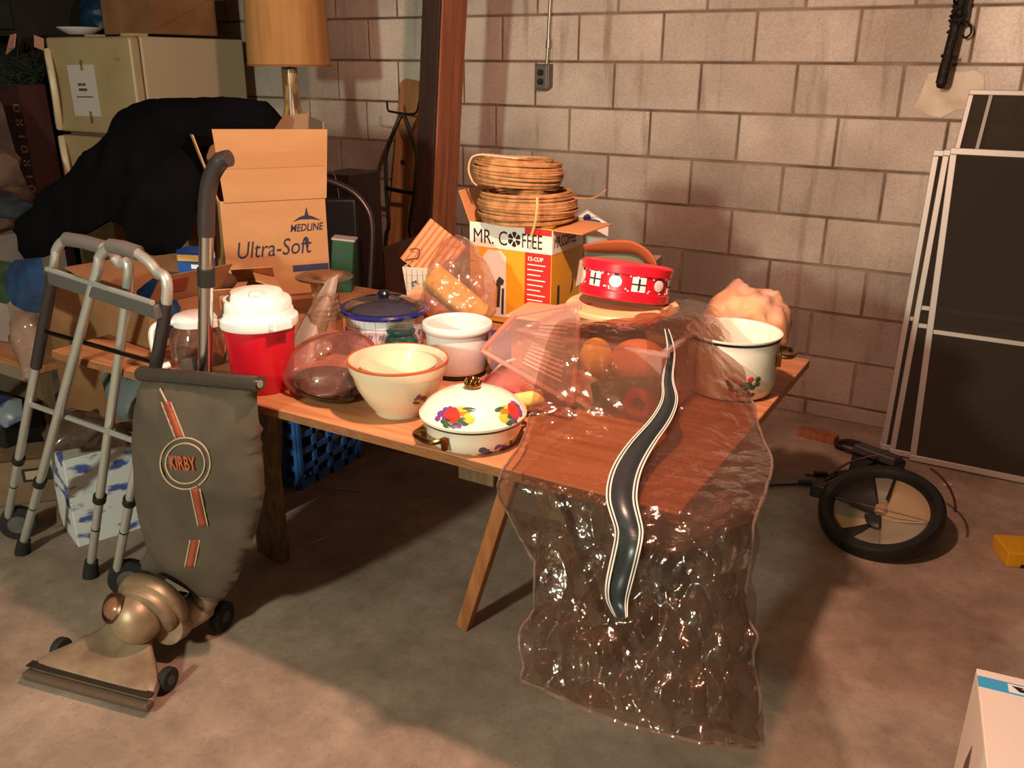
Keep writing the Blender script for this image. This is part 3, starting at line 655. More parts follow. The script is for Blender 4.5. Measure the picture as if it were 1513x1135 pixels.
m = MB(); m.tube([(-.078, 0, .35), (.078, 0, .35)], .01, 8); m.build('cross_bar', STEEL_D, t)
m = MB(); m.box((0, -.09, .012), (.26, .2, .006)); m.build('toe_plate', STEEL_D, t, smooth=0)
for s in (-1, 1):
    m = MB(); m.tube([(s*.11, .08, .10), (s*.15, .08, .10)], .09, 24); m.build('wheel', RUBBER, t)

# ================================================================ table on sawhorses
TZ = .74
t = thing('plywood_table', 'long orange-brown plywood table top crowded with kitchen things, on sawhorses', 'table', (-1.33, 1.845, 0))
m = MB(); m.box((0, 0, TZ-.012), (1.79, 1.01, .024)); m.build('table_top', PLY, t, smooth=0, bevel=.003)
m = MB(); m.box((0, -.5055, TZ-.012), (1.786, .002, .018)); m.build('edge_ply', pm('ply_edge', (150, 96, 54), .8, col2=(112, 66, 36), nscale=30, stretch=(1, 1, 20)), t, smooth=0)
def sawhorse(label, u, legs, mats):
    t = thing('sawhorse', label, 'sawhorse', (u, 1.85, 0), group='sawhorses carrying the plywood table')
    m = MB(); m.box((0, 0, .67), (.09, .80, .09)); m.build('beam', WOODW, t, smooth=0, bevel=.003)
    for i, (fx, fy, tx, ty, wd) in enumerate(legs):
        m = MB(); a = Vector((fx, fy, 0)); b = Vector((tx, ty, .70)); d = (b-a).normalized()
        s = Vector((1, 0, 0)); s = (s-d*s.dot(d)).normalized(); n = d.cross(s)
        board(m, a+d*.008, b, s*wd if True else s, n*.036); m.build('leg', mats[i], t, smooth=0, bevel=.003)
    return t
sawhorse('sawhorse of weathered planks under the left half of the table', -1.72, [(-.155, -.115, .02, -.29, .105), (-.385, .085, -.02, -.20, .09)], [WOODW]*4)
sawhorse('sawhorse with a slim orange leg slanting out under the right half of the table', -.93, [(-.225, -.115, .02, -.20, .036), (.20, -.05, .05, -.26, .06), (.02, .36, .03, .30, .06), (.2, .36, .05, .30, .06)], [WOOD, WOODW, WOODW, WOODW])

def fruit(parent, surf, specs):
    """flat fruit motifs printed on a turned surface; surf(angle, s) gives point and normal"""
    cols = {'purple': (112, 58, 120), 'red': (206, 52, 40), 'yellow': (226, 172, 60), 'green': (58, 82, 58), 'blue': (84, 84, 150), 'orange': (214, 112, 44)}
    by = {}
    for c, a, s, rx, rz in specs: by.setdefault(c, []).append((a, s, rx, rz))
    for c, L in by.items():
        m = MB()
        for a, s, rx, rz in L:
            p, n = surf(a, s); tg = Vector((-math.sin(a), math.cos(a), 0)); up = n.cross(tg)
            m.sphere(p, (rx, rz, .0012), 10, 6, Matrix((tg, up, n)).transposed())
        m.build('fruit_print', pm('print_'+c, cols[c], .25), parent, smooth=60, label=c+' fruit motif')['kind'] = 'stuff'
def turned(prof):
    """surface sampler for a turned profile"""
    def f(a, s):
        L = [0]
        for i in range(1, len(prof)): L.append(L[-1]+math.hypot(prof[i][0]-prof[i-1][0], prof[i][1]-prof[i-1][1]))
        x = s*L[-1]
        for i in range(1, len(prof)):
            if x <= L[i] or i == len(prof)-1:
                k = (x-L[i-1])/max(1e-9, L[i]-L[i-1]); r = prof[i-1][0]+(prof[i][0]-prof[i-1][0])*k; z = prof[i-1][1]+(prof[i][1]-prof[i-1][1])*k
                dr, dz = prof[i][0]-prof[i-1][0], prof[i][1]-prof[i-1][1]; l = math.hypot(dr, dz)
                n = Vector((math.cos(a)*dz/l, math.sin(a)*dz/l, -dr/l)); return Vector((r*math.cos(a), r*math.sin(a), z)), n
    return f
def cluster(a0, s0, flip=1, k=1.0, seed=0):
    r = random.Random(seed); L = []
    for i in range(16): L.append(('purple', a0-flip*(.30+r.uniform(-.13, .13))*k, s0+r.uniform(-.13, .13)*k, .006, .006))
    for i in range(3): L.append(('red', a0-flip*(.06+.05*i-.05)*k, s0+.03*(i-1)*k, .015, .016))
    L += [('yellow', a0+flip*.14*k, s0+.13*k, .013, .008), ('orange', a0+flip*.26*k, s0+.05*k, .012, .008), ('yellow', a0+flip*.36*k, s0-.04*k, .013, .013)]
    for i in range(8): L.append(('green', a0+flip*r.uniform(-.25, .3)*k, s0+r.uniform(-.2, -.02)*k, .010, .006))
    L += [('green', a0+flip*.32*k, s0+.14*k, .016, .006)]
    for i in range(8): L.append(('purple', a0+flip*(.12+r.uniform(-.07, .08))*k, s0-.17*k+r.uniform(-.05, .05)*k, .005, .005))
    return L
# ---- enamel casserole with lid
t = thing('casserole_pot', 'cream enamel casserole with fruit motifs, domed lid and brass handles at the table edge', 'pot', (-.925, 1.435, TZ), 0)
pp = [(0, 0), (.088, 0), (.094, .006), (.1015, .03), (.104, .047), (.107, .051)]
m = MB(); m.lathe(pp+[(.104, .0515), (.098, .03), (.086, .008), (0, .008)], 56); p = m.build('pot_body', ENAM, t)
m = MB(); m.lathe([(.1065, .0495), (.1095, .0515), (.109, .0545), (.106, .0545), (.1065, .0495)], 56); m.build('rim_line', pm('dark_rim', (62, 44, 38), .3), p)
lp = [(.112, .056), (.1125, .061), (.106, .070), (.092, .085), (.070, .0985), (.04, .108), (.015, .1115), (0, .112)]
m = MB(); m.lathe(lp+[(0, .1095), (.04, .1055), (.09, .082), (.109, .056), (.112, .056)], 56); l = m.build('lid', ENAM, t)
m = MB(); m.lathe([(0, .111), (.010, .111), (.0165, .1145), (.0185, .121), (.015, .128), (.010, .127), (.009, .131), (.004, .136), (0, .138)], 20); kn = m.build('knob', BRASS, l)
for i in range(10):
    a = i*PI/5; m = MB(); m.sphere((.0155*math.cos(a), .0155*math.sin(a), .125), (.004, .004, .006), 8, 6); m.build('petal', BRASS, l)
ca = math.atan2(-1.41, .92)
fruit(l, turned(lp), cluster(ca-.42, .27, 1, .9, 1)+cluster(ca+.95, .22, -1, .8, 2))
L = []; r_ = random.Random(4)
for i in range(26):
    k = i/25; L.append((['blue', 'purple', 'yellow', 'green', 'purple', 'red', 'green'][i % 7], ca-.05+k*.98, .62+r_.uniform(-.12, .12), .0085, .0075))
fruit(p, turned(pp), L)
for a in (ca-.9, ca+2.25):
    c, s = math.cos(a), math.sin(a); tg = Vector((-s, c, 0)); n = Vector((c, s, 0)); b0 = n*.103+Vector((0, 0, .034))
    m = MB(); m.tube(catmull([b0-tg*.036-Vector((0, 0, .018)), b0-tg*.036+n*.006, b0-tg*.03+n*.026, b0+n*.031, b0+tg*.03+n*.026, b0+tg*.036+n*.006, b0+tg*.036-Vector((0, 0, .018))], 5), .0052, 8)
    for q in (-1, 1): m.box(b0+tg*.036*q-Vector((0, 0, .008)), (.010, .010, .026), rz=a)
    m.build('handle', BRASS, t)
# ---- mixing bowls
t = thing('mixing_bowl', 'large cream mixing bowl with brown rim line in the middle of the table front', 'bowl', (-1.148, 1.475, TZ))
m = MB(); m.lathe([(0, .003), (.05, .003), (.054, 0), (.057, .004), (.058, .010), (.075, .030), (.094, .064), (.104, .098), (.1045, .100), (.107, .1005), (.1125, .120), (.1125, .126), (.1075, .126), (.102, .105), (.09, .065), (.07, .035), (.04, .018), (0, .016)], 64); b = m.build('bowl_body', CREAMC, t)
m = MB(); m.lathe([(.1126, .1215), (.1133, .124), (.1126, .127), (.1085, .127), (.1085, .1262), (.1126, .1215)], 64); m.build('rim_line', pm('brown_rim_line', (176, 90, 52), .3), t)
m = MB(); m.lathe([(.058, .011), (.0665, .0205), (.0655, .0215), (.0575, .0125), (.058, .011)], 64); m.build('foot_ridge', CREAMC, t)
r_ = random.Random(8); L = [(['green', 'orange', 'green', 'purple'][i % 4], ca+.62+r_.uniform(-.16, .16), .52+r_.uniform(-.12, .16), .005, .004) for i in range(26)]
fruit(t, turned([(.058, .010), (.075, .030), (.094, .064), (.104, .098)]), L)
t = thing('inner_bowl', 'smaller cream bowl nested inside the large mixing bowl', 'bowl', (-1.150, 1.478, TZ+.028))
m = MB(); m.lathe([(0, 0), (.035, 0), (.055, .02), (.075, .055), (.085, .085), (.0855, .088), (.081, .088), (.07, .055), (.05, .025), (0, .012)], 56); m.build('bowl_body', CREAMC, t)
# ---- little white crock and its dark base
t = thing('stoneware_crock', 'white stoneware crock with grey band standing right of the teal jar', 'crock', (-1.183, 1.765, TZ))
m = MB(); m.lathe([(0, .012), (.070, .012), (.077, .020), (.0785, .095), (.080, .112), (.087, .117), (.0895, .126), (.087, .134), (.080, .136), (.0745, .130), (.073, .05), (.068, .025), (0, .024)], 56); m.build('crock_body', WHITEC, t)
m = MB(); m.lathe([(.0795, .1115), (.0815, .1125), (.0825, .1165), (.0795, .1165), (.0795, .1115)], 56); m.build('grey_band', pm('grey_glaze', (150, 140, 138), .3), t)
m = MB(); m.lathe([(0, 0), (.066, 0), (.071, .004), (.071, .0125), (0, .0125)], 40); m.build('heating_base', BLACKP, t)
# ---- slow cooker with blue lid
def grid_mat(name, sx, sy, col=(224, 222, 226)):
    m = bpy.data.materials.new(name); m.use_nodes = True; nt = m.node_tree; b = nt.nodes['Principled BSDF']
    tc = nd(nt, 'ShaderNodeTexCoord'); sp = nd(nt, 'ShaderNodeSeparateXYZ'); nt.links.new(tc.outputs['Object'], sp.inputs[0])
    at_ = nd(nt, 'ShaderNodeMath', operation='ARCTAN2'); nt.links.new(sp.outputs[1], at_.inputs[0]); nt.links.new(sp.outputs[0], at_.inputs[1])
    def cell(src, k, wdt):
        mu = nd(nt, 'ShaderNodeMath', operation='MULTIPLY'); mu.inputs[1].default_value = k; nt.links.new(src, mu.inputs[0])
        fr = nd(nt, 'ShaderNodeMath', operation='FRACT'); nt.links.new(mu.outputs[0], fr.inputs[0])
        lt = nd(nt, 'ShaderNodeMath', operation='LESS_THAN'); lt.inputs[1].default_value = wdt; nt.links.new(fr.outputs[0], lt.inputs[0])
        return lt.outputs[0]
    mx = nd(nt, 'ShaderNodeMath', operation='MAXIMUM'); nt.links.new(cell(at_.outputs[0], sx, .05), mx.inputs[0]); nt.links.new(cell(sp.outputs[2], sy, .05), mx.inputs[1])
    c = nd(nt, 'ShaderNodeMix', data_type='RGBA'); c.inputs[6].default_value = rgb(col); c.inputs[7].default_value = rgb((140, 140, 168)); nt.links.new(mx.outputs[0], c.inputs[0])
    nt.links.new(c.outputs[2], b.inputs['Base Color']); b.inputs['Roughness'].default_value = .25
    return m
t = thing('slow_cooker', 'white slow cooker with blue checked print, dark blue rim and glass lid', 'slow cooker', (-1.44, 1.80, TZ))
m = MB(); m.lathe([(0, 0), (.092, 0), (.097, .008), (.104, .095), (.106, .112), (.112, .114), (.112, .117), (.0, .117)], 56); m.build('cooker_body', grid_mat('blue_check_print', 3.5, 22), t)
m = MB(); r_ = random.Random(2)
for i in range(22):
    for j in range(3):
        a = (i+.5)/3.5; z = (j+.5)/22+.004; R_ = .0985+.007*z/.1
        for k in range(4):
            b = k*PI/2+.4; p = Vector((R_*math.cos(a), R_*math.sin(a), z)); tg = Vector((-math.sin(a), math.cos(a), 0))
            m.sphere(p+tg*.0045*math.cos(b)+Vector((0, 0, .0045*math.sin(b))), (.0022, .0022, .0022), 6, 4)
m.build('flower_print', pm('navy_print', (52, 58, 104), .4), t, smooth=60, label='tiny navy flower sprigs')
m = MB(); m.lathe([(.106, .116), (.118, .118), (.121, .125), (.117, .130), (.098, .129), (.098, .118), (.106, .116)], 56); m.build('blue_rim', pm('cobalt_glaze', (30, 40, 112), .12, coat=.6), t)
m = MB(); m.lathe([(.106, .131), (.098, .138), (.07, .148), (.03, .153), (0, .154)], 56); l = m.build('glass_lid', clear('blue_dark_glass', (112, 116, 146), .05, rough=.03, ior=1.6), t)
m = MB(); m.lathe([(0, .153), (.012, .154), (.018, .166), (.014, .172), (0, .173)], 20); m.build('lid_knob', pm('navy_plastic', (20, 22, 40), .3), l)
m = MB(); m.lathe([(0, .114), (.09, .114), (.095, .128), (.092, .128), (.087, .1165), (0, .1165)], 40); m.build('crock_liner', pm('navy_glaze', (26, 28, 46), .2), t)
for s in (0, PI):
    m = MB(); m.box((.112*math.cos(s+2.6), .112*math.sin(s+2.6), .085), (.03, .05, .016), rz=s+2.6); m.build('handle', pm('navy_plastic', (20, 22, 40), .3), t, bevel=.004)
# ---- glass jars
t = thing('teal_glass_jar', 'small teal glass canning jar between slow cooker and white crock', 'jar', (-1.322, 1.715, TZ))
TEAL = clear('teal_glass', (110, 170, 158), .22, (90, 150, 140), .03, ior=1.6)
m = MB(); m.lathe([(0, .004), (.036, .002), (.042, .010), (.043, .075), (.038, .088), (.033, .094), (.0335, .098), (.037, .100), (.037, .104), (.033, .106), (.033, .110)], 36); m.build('jar_body', TEAL, t)
m = MB(); m.lathe([(.033, .110), (.0335, .130), (.031, .130), (.0305, .110), (.033, .110)], 36); m.build('jar_neck', GLASS, t)
for z in (.100, .116, .123):
    m = MB(); m.lathe([(.0335, z-.002), (.036, z), (.0335, z+.002), (.033, z), (.0335, z-.002)], 36); m.build('thread_ring', TEAL if z < .11 else GLASS, t)
t = thing('ribbed_glass_jar', 'clear ribbed glass jar with screw rings behind the pink glass lid', 'jar', (-1.578, 1.725, TZ))
m = MB(); prof = [(0, .004), (.036, .003), (.041, .012), (.042, .09), (.043, .098), (.038, .104), (.039, .112), (.035, .118), (.037, .126), (.033, .132), (.035, .140), (.031, .147), (.033, .156)]
m.lathe(prof, 72); 
n = 72
for i in range(len(m.v)):
    x, y, z = m.v[i]; a = math.atan2(y, x)
    if .012 < z < .095: k = 1+.035*math.cos(a*22); m.v[i] = (x*k, y*k, z)
m.build('jar_body', clear('ribbed_glass', (236, 226, 212), .16, (230, 206, 184), .05, ior=1.4), t)
m = MB(); m.lathe([(.033, .156), (.034, .160), (.030, .161), (.030, .156), (.033, .156)], 36); m.build('jar_lip', GLASS, t)
# ---- pink glass dish lid leaning on a dark glass dish
t = thing('glass_baking_dish', 'dark amber oval glass dish lying under the pinkish glass lid', 'dish', (-1.36, 1.487, TZ), R(-30))
m = MB(); m.lathe([(0, .004), (.085, .003), (.10, .010), (.112, .024), (.118, .026), (.116, .028), (.108, .026), (.096, .014), (0, .008)], 48, sx=1.05, sy=.72); m.build('dish_body', clear('amber_glass', (96, 58, 48), .12, (60, 34, 28), .04, ior=1.6), t)
t = thing('casserole_cover', 'pinkish clear glass casserole lid with round knob tilted against the jars', 'lid', (-1.375, 1.505, TZ+.062))
_ax = (Vector((.69, -.72, 0))*.50+Vector((-.72, -.69, 0))*.22+Vector((0, 0, .80))).normalized(); _lx = Vector((.80, .60, .35)); _lx = (_lx-_ax*_lx.dot(_ax)).normalized()
t.rotation_euler = frame((0, 0, 0), _lx, _ax.cross(_lx)).to_euler()
PINKG = clear('pink_glass', (226, 186, 178), .20, (226, 160, 150), .03, ior=1.9)
m = MB(); m.lathe([(.098, 0), (.104, .004), (.105, .009), (.099, .012), (.093, .022), (.080, .036), (.05, .046), (.02, .049), (0, .0495)], 56, sx=1.08, sy=.92); m.build('lid_dome', PINKG, t)
m = MB(); m.lathe([(.100, -.002), (.107, .001), (.108, .006), (.103, .006), (.100, -.002)], 56, sx=1.08, sy=.92); m.build('lid_rim', PINKG, t)
m = MB(); m.lathe([(.010, .049), (.012, .054), (.021, .060), (.022, .066), (.016, .071), (0, .072)], 24); m.build('knob', clear('knob_glass', (226, 196, 186), .2, (240, 200, 190), .02, ior=1.9), t)
# ---- red drink cooler jug
t = thing('drink_jug', 'red insulated drink jug with white screw lid near the table front', 'jug', (-1.527, 1.435, TZ))
REDP = pm('red_plastic', (190, 16, 34), .32)
m = MB(); m.lathe([(0, 0), (.068, 0), (.071, .004), (.0715, .03), (.0735, .034), (.0835, .160), (.0835, .165), (0, .165)], 56); m.build('jug_body', REDP, t)
m = MB(); m.lathe([(.0835, .155), (.090, .158), (.0925, .164), (.0925, .178), (.088, .182), (.084, .186), (.082, .195), (0, .195)], 56); col = m.build('lid_collar', WHITEP, t)
m = MB(); m.lathe([(.080, .192), (.0795, .216), (.076, .221), (.070, .221), (.064, .219), (.062, .222), (.062, .232), (.058, .238), (.03, .243), (0, .244)], 56); l = m.build('screw_lid', WHITEP, t)
for a in (ca+.75, ca-2.4):
    m = MB(); c, s = math.cos(a), math.sin(a); m.box((.098*c, .098*s, .174), (.024, .05, .022), rz=a); m.build('handle_lug', WHITEP, t, bevel=.004, smooth=0)
m = MB(); a = ca+.2; m.box((.043*math.cos(a), .043*math.sin(a), .241), (.038, .026, .012), rz=a); m.build('spout_cap', WHITEP, l, bevel=.004, smooth=0)
# ---- glass carafe with white handle and lid
t = thing('coffee_carafe', 'clear glass carafe with white handle and lid behind the vacuum handle', 'carafe', (-1.80, 1.475, TZ))
m = MB(); m.lathe([(0, .003), (.06, .002), (.067, .010), (.069, .05), (.064, .082), (.052, .104), (.05, .112)], 40); m.build('carafe_glass', clear('carafe_glass', (206, 190, 176), .06, rough=.02, ior=1.7), t)
m = MB(); m.lathe([(.0505, .104), (.054, .106), (.056, .122), (.05, .130), (.03, .137), (0, .138)], 40); m.build('lid', WHITEP, t)
m = MB(); a = ca-1.0; D_ = Vector((math.cos(a), math.sin(a), 0)); m.tube(catmull([D_*.05+Vector((0, 0, .118)), D_*.082+Vector((0, 0, .120)), D_*.106+Vector((0, 0, .105)), D_*.108+Vector((0, 0, .06)), D_*.098+Vector((0, 0, .012)), D_*.075+Vector((0, 0, .01))], 5), .0085, 8, flat=1.3); m.build('handle', WHITEP, t)
m = MB(); a = ca+.9; D_ = Vector((math.cos(a), math.sin(a), 0)); m.prism([(-.02, 0), (.02, 0), (.028, .022), (-.028, .022)], frame(D_*.05+Vector((0, 0, .108)), (-math.sin(a), math.cos(a), 0), (0, 0, 1)), .03); m.build('spout', WHITEP, t, bevel=.003, smooth=0)
# ---- bent coil of grey cable behind the vacuum handle
t = tag(MB().tube(catmull([(-1.70, 1.50, .745), (-1.695, 1.50, .80), (-1.675, 1.51, .88), (-1.70, 1.52, .925), (-1.73, 1.52, .88), (-1.725, 1.52, .80), (-1.74, 1.52, .75)], 6), .011, 8).build('grey_hose', pm('grey_hose', (104, 100, 96), .45), None), 'bent grey hose loop standing beside the red jug', 'hose')
# ---- silver pedestal, plastic scoop
t = thing('pedestal_dish', 'silver pedestal dish with a wide flat rim behind the ribbed jar', 'dish', (-1.815, 1.985, TZ))
m = MB(); m.lathe([(0, 0), (.055, 0), (.052, .01), (.043, .03), (.041, .09), (.046, .116), (.082, .124), (.088, .128), (.086, .131), (.06, .129), (.035, .118), (0, .112)], 48); m.build('pedestal_body', pm('tarnished_silver', (196, 170, 146), .22, .85, col2=(140, 104, 78), nscale=14), t)
v, f, W, H = sheet([[at(428, 530, 2.36), at(452, 540, 2.30), at(474, 528, 2.36)], [at(440, 488, 2.38), at(462, 492, 2.33), at(482, 486, 2.39)], [at(464, 446, 2.41), at(480, 448, 2.37), at(494, 442, 2.42)], [at(484, 414, 2.44), at(492, 410, 2.42), at(500, 405, 2.45)]], 12, 18)
tag(MB().add(v, f).build('plastic_scoop', pm('smoky_plastic', (186, 178, 166), .3), None, solid=.004), 'curved grey-white plastic scoop standing between red jug and ribbed jar', 'scoop')
# ---- small carton with print, brown roll inside
CA = R(50)
t = thing('printed_carton', 'open cardboard carton with black printed panels in front of the tall carton', 'carton', (-1.985, 1.79, TZ), CA)
carton(t, .245, .17, .115, CARD)
flap(t, (-.1225, -.085, .115), (-.01, -.085, .115), (.004, -.02, .02), CARD); flap(t, (0, .085, .115), (.12, .085, .115), (-.01, -.07, .05), CARD); flap(t, (.1225, -.08, .115), (.1225, .08, .115), (-.07, 0, .03), CARD)
m = MB(); fy = -.0858
for x0, x1, z0, z1 in ((.02, .03, .03, .09), (.0335, .044, .04, .085), (.055, .063, .05, .08), (.066, .074, .035, .09), (.085, .092, .045, .075), (.096, .10, .035, .085), (.104, .111, .055, .07)): m.box(((x0+x1)/2, fy, (z0+z1)/2), (x1-x0, .0008, z1-z0))
m.box((-.035, fy, .06), (.003, .0008, .10)); m.build('printed_panels', INKB, t, smooth=0, label='black printed marks')
Mt = frame((.1232, -.055, .055), (0, 1, 0), (0, 0, 1)); text('lettering', 'Inter', INK, t, .03, Mt)
m = MB(); m.sphere((-.07, -.01, .135), (.075, .045, .035), 20, 10); m.build('brown_roll', pm('brown_knit', (92, 58, 40), .9, bump=.3, bscale=200), t, smooth=60)['label'] = 'dark brown padded roll'
# ---- open carton at the left end with blue bag
t = thing('open_carton', 'open brown carton with spread flaps at the left end of the table', 'carton', (-2.075, 1.60, TZ), R(-8))
carton(t, .22, .22, .13, CARD_D)
flap(t, (-.11, -.11, .13), (.11, -.11, .13), (-.01, -.03, .05), CARD_D); flap(t, (-.11, .11, .13), (-.11, -.11, .13), (-.17, -.02, .05), CARD_D); flap(t, (.11, -.11, .13), (.11, .11, .13), (.05, .02, .08), CARD_D)
m = MB(); m.box((.142, -.03, .175), (.002, .05, .05), M=Euler((0, R(32), 0)).to_matrix()); m.build('printed_mark', pm('red_mark', (120, 44, 30), .7), t, smooth=0)
softbag('blue_bag', 'crumpled dark blue plastic bag inside the open carton seen through the walker', 'bag', [(-2.12, 1.53, .76), (-1.97, 1.53, .76), (-1.95, 1.55, .85), (-2.0, 1.58, .90), (-2.08, 1.58, .91), (-2.13, 1.56, .85)], pm('blue_film2', (14, 46, 86), .35, col2=(10, 30, 60), nscale=12), .06, .02, 5, .025)
softbag('blue_sack', 'bright blue cloth sack hanging at the far left of the table', 'sack', [at(22, 384, 2.95), at(62, 380, 2.92), at(66, 420, 2.88), at(62, 462, 2.85), at(40, 462, 2.85), at(18, 450, 2.9), at(8, 425, 2.95), at(12, 395, 2.95)], pm('blue_cloth', (14, 54, 96), .85, col2=(9, 36, 70), nscale=14), .025, .02, 3, .02)
softbag('green_cloth', 'dark green cloth showing left of the blue sack', 'cloth', [at(-25, 440, 3.1), at(-25, 395, 3.1), at(0, 385, 3.08), at(22, 388, 3.05), at(25, 430, 3.0), at(10, 450, 3.0)], pm('green_cloth', (40, 58, 34), .85), .05, .02, 7, .03)
softbag('clear_wrap', 'crumpled clear plastic wrap hanging below the blue sack', 'plastic wrap', [at(24, 458, 2.8), at(50, 462, 2.78), at(62, 485, 2.78), at(60, 540, 2.8), at(48, 572, 2.82), at(34, 545, 2.85), at(20, 500, 2.85), at(20, 475, 2.82)], clear('cloudy_wrap', (214, 196, 184), .38, (210, 176, 158), .12, ior=1.8), .04, .02, 11, .016, fold=.012)
t = thing('blue_yellow_box', 'small blue and yellow box standing behind the walker', 'box', (-2.06, 1.72, TZ+.132), R(20))
m = MB(); m.box((0, 0, .05), (.085, .06, .1)); m.build('box_body', pm('box_blue', (22, 74, 150), .5), t, smooth=0)
m = MB(); m.box((0, -.0305, .078), (.083, .001, .018)); m.box((.0435, 0, .078), (.001, .058, .018)); m.build('yellow_band', pm('box_yellow', (214, 190, 108), .5), t, smooth=0)
m = MB(); m.box((.018, -.0312, .035), (.036, .001, .05)); m.build('white_panel', WHITEP, t, smooth=0)
m = MB(); m.box((.018, -.032, .042), (.036, .001, .012)); m.build('blue_stripe', pm('box_blue', (22, 74, 150), .5), t, smooth=0)

# ---- patterned canister with corrugated card
t = thing('checked_canister', 'tapered white canister with fine grid print behind the slow cooker', 'canister', (-1.53, 2.13, TZ), R(20))
GR = grid_mat('fine_grid_print', .01, 40, (214, 200, 182))
def taper(mb, a, b, h, z0=0):
    vv = [(s*a/2, q*a/2, z0) for s, q in ((-1, -1), (1, -1), (1, 1), (-1, 1))]+[(s*b/2, q*b/2, z0+h) for s, q in ((-1, -1), (1, -1), (1, 1), (-1, 1))]
    return mb.add(vv, [(3, 2, 1, 0), (0, 1, 5, 4), (1, 2, 6, 5), (2, 3, 7, 6), (3, 0, 4, 7)])
m = MB(); taper(m, .085, .122, .175); m.build('canister_body', GR, t, smooth=0, solid=.003)
m = MB()
for i in range(7): m.box((-.05+i*.0165, -.0615+.0*i, .135), (.0012, .001, .07))
m.build('grid_lines', pm('grey_print', (150, 140, 140), .6), t, smooth=0)
m = MB()
for a in range(5): b = a*2*PI/5; m.box((-.025+.008*math.cos(b), -.062, .125+.008*math.sin(b)), (.006, .001, .006))
m.build('flower_print', pm('navy_print', (52, 58, 104), .4), t, smooth=0)
t = thing('corrugated_card', 'square of corrugated orange cardboard with a wire clip standing in the checked canister', 'cardboard', (-1.545, 2.12, TZ+.165), rot=(R(-8), R(38), R(28)))
m = MB(); N_ = 40; wv, hv = .135, .13
vv = []
for i in range(N_+1):
    x = -wv/2+wv*i/N_; y = .0035*math.sin(i*2*PI*8/N_)
    vv += [(x, y-.002, -.02), (x, y-.002, hv), (x, y+.002, hv), (x, y+.002, -.02)]
fs = []
for i in range(N_):
    for k in range(4): fs.append((4*i+k, 4*(i+1)+k, 4*(i+1)+(k+1) % 4, 4*i+(k+1) % 4))
m.add(vv, fs); m.build('card_sheet', pm('orange_card', (214, 144, 100), .8), t, smooth=60)
m = MB(); m.tube(catmull([(-.06, -.01, .02), (-.045, -.018, .035), (-.03, -.016, .03), (-.028, -.012, .01), (-.04, -.012, 0), (-.05, -.01, -.015)], 5), .0016, 5); m.build('wire_clip', BLACKP, t)
# ---- bread-like foam in a clear bag
t = thing('bagged_sponge', 'yellow foam block and tan card inside a crumpled clear bag beside the white crock', 'bag', (0, 0, 0))
m = MB(); Mx = Euler((R(-30), R(38), R(20))).to_matrix(); m.box((-1.372, 2.045, .852), (.20, .085, .07), M=Mx); m.build('foam_block', pm('yellow_foam', (236, 208, 116), .9, col2=(214, 178, 80), nscale=30, bump=.6, bscale=60), t, bevel=.012, bseg=3, smooth=60)
m = MB(); m.box((-1.425, 2.02, .80), (.19, .08, .05), M=Mx); m.build('tan_card', pm('tan_card', (190, 140, 104), .8), t, smooth=0)
ol = [at(622, 440, 2.46), at(632, 395, 2.5), at(650, 362, 2.52), at(676, 347, 2.53), at(700, 362, 2.53), at(722, 392, 2.5), at(735, 425, 2.48), at(733, 462, 2.43), at(712, 482, 2.40), at(680, 476, 2.40), at(650, 470, 2.41), at(628, 462, 2.42)]
m = puff(ol, .009, .075, .012, 26, 4, back=.9, fold=.02, fs_=24); m.build('clear_bag', clear('bag_film', (240, 220, 208), .15, (250, 214, 196), .08, bump=.6, bscale=45, ior=1.95), t, smooth=70)
# ---- coffee maker carton with rope coils on top
YEL = pm('carton_yellow', (222, 160, 34), .5); REDI = pm('carton_red', (206, 36, 32), .5); WHI = pm('carton_white', (232, 224, 214), .5)
t = thing('coffee_maker_carton', 'yellow and white coffee maker carton with red panel and large black lettering', 'carton', (-1.292, 2.31, TZ))
w2, d2, h2 = .278, .20, .30
carton(t, w2, d2, h2, YEL)
m = MB(); y = -d2/2
m.box((0, y-.0006, h2-.036), (w2, .001, .072)); m.box((w2/2+.0006, 0, h2-.036), (.001, d2, .072)); m.build('white_band', WHI, t, smooth=0)
m = MB(); m.box((.094, y-.0006, .125), (.085, .001, .205)); m.box((.094, y-.0014, h2-.010), (.088, .001, .018)); m.build('red_panel', REDI, t, smooth=0)
text('lettering', 'MR. C', INKB, t, .060, frame((-.128, y-.0016, .240), (1, 0, 0), (0, 0, 1)), sx=.78, label='large black capitals on the white band')
text('lettering', 'FFEE', INKB, t, .060, frame((.039, y-.0016, .240), (1, 0, 0), (0, 0, 1)), sx=.60)
m = MB()
for i in range(6):
    a0 = i*PI/3+.1; a1 = a0+PI/3-.25
    m.prism([(.006*math.cos(a0), .006*math.sin(a0)), (.021*math.cos(a0), .021*math.sin(a0)), (.023*math.cos((a0+a1)/2), .023*math.sin((a0+a1)/2)), (.021*math.cos(a1), .021*math.sin(a1)), (.006*math.cos(a1), .006*math.sin(a1))], frame((.015, y-.001, .261), (1, 0, 0), (0, 0, 1)), .0006)
m.build('round_letter_o', INKB, t, smooth=0, label='round wheel-like letter O')
text('lettering', 'MR.COFFEE', INKB, t, .045, frame((w2/2+.0016, -.09, .245), (0, 1, 0), (0, 0, 1)), sx=.62)
text('panel_lettering', '12-CUP', WHI, t, .016, frame((.06, y-.0016, .205), (1, 0, 0), (0, 0, 1)), bold=.0005)
m = MB()
for i in range(9): m.box((.09-.004*(i % 3), y-.0014, .193-i*.015), (.06-.008*(i % 3), .0006, .0035))
m.box((.07, y-.0014, .04), (.016, .0006, .014)); m.build('printed_lines', WHI, t, smooth=0)['kind'] = 'stuff'
m = MB(); Fm = frame((0, y-.0011, 0), (1, 0, 0), (0, 0, 1))
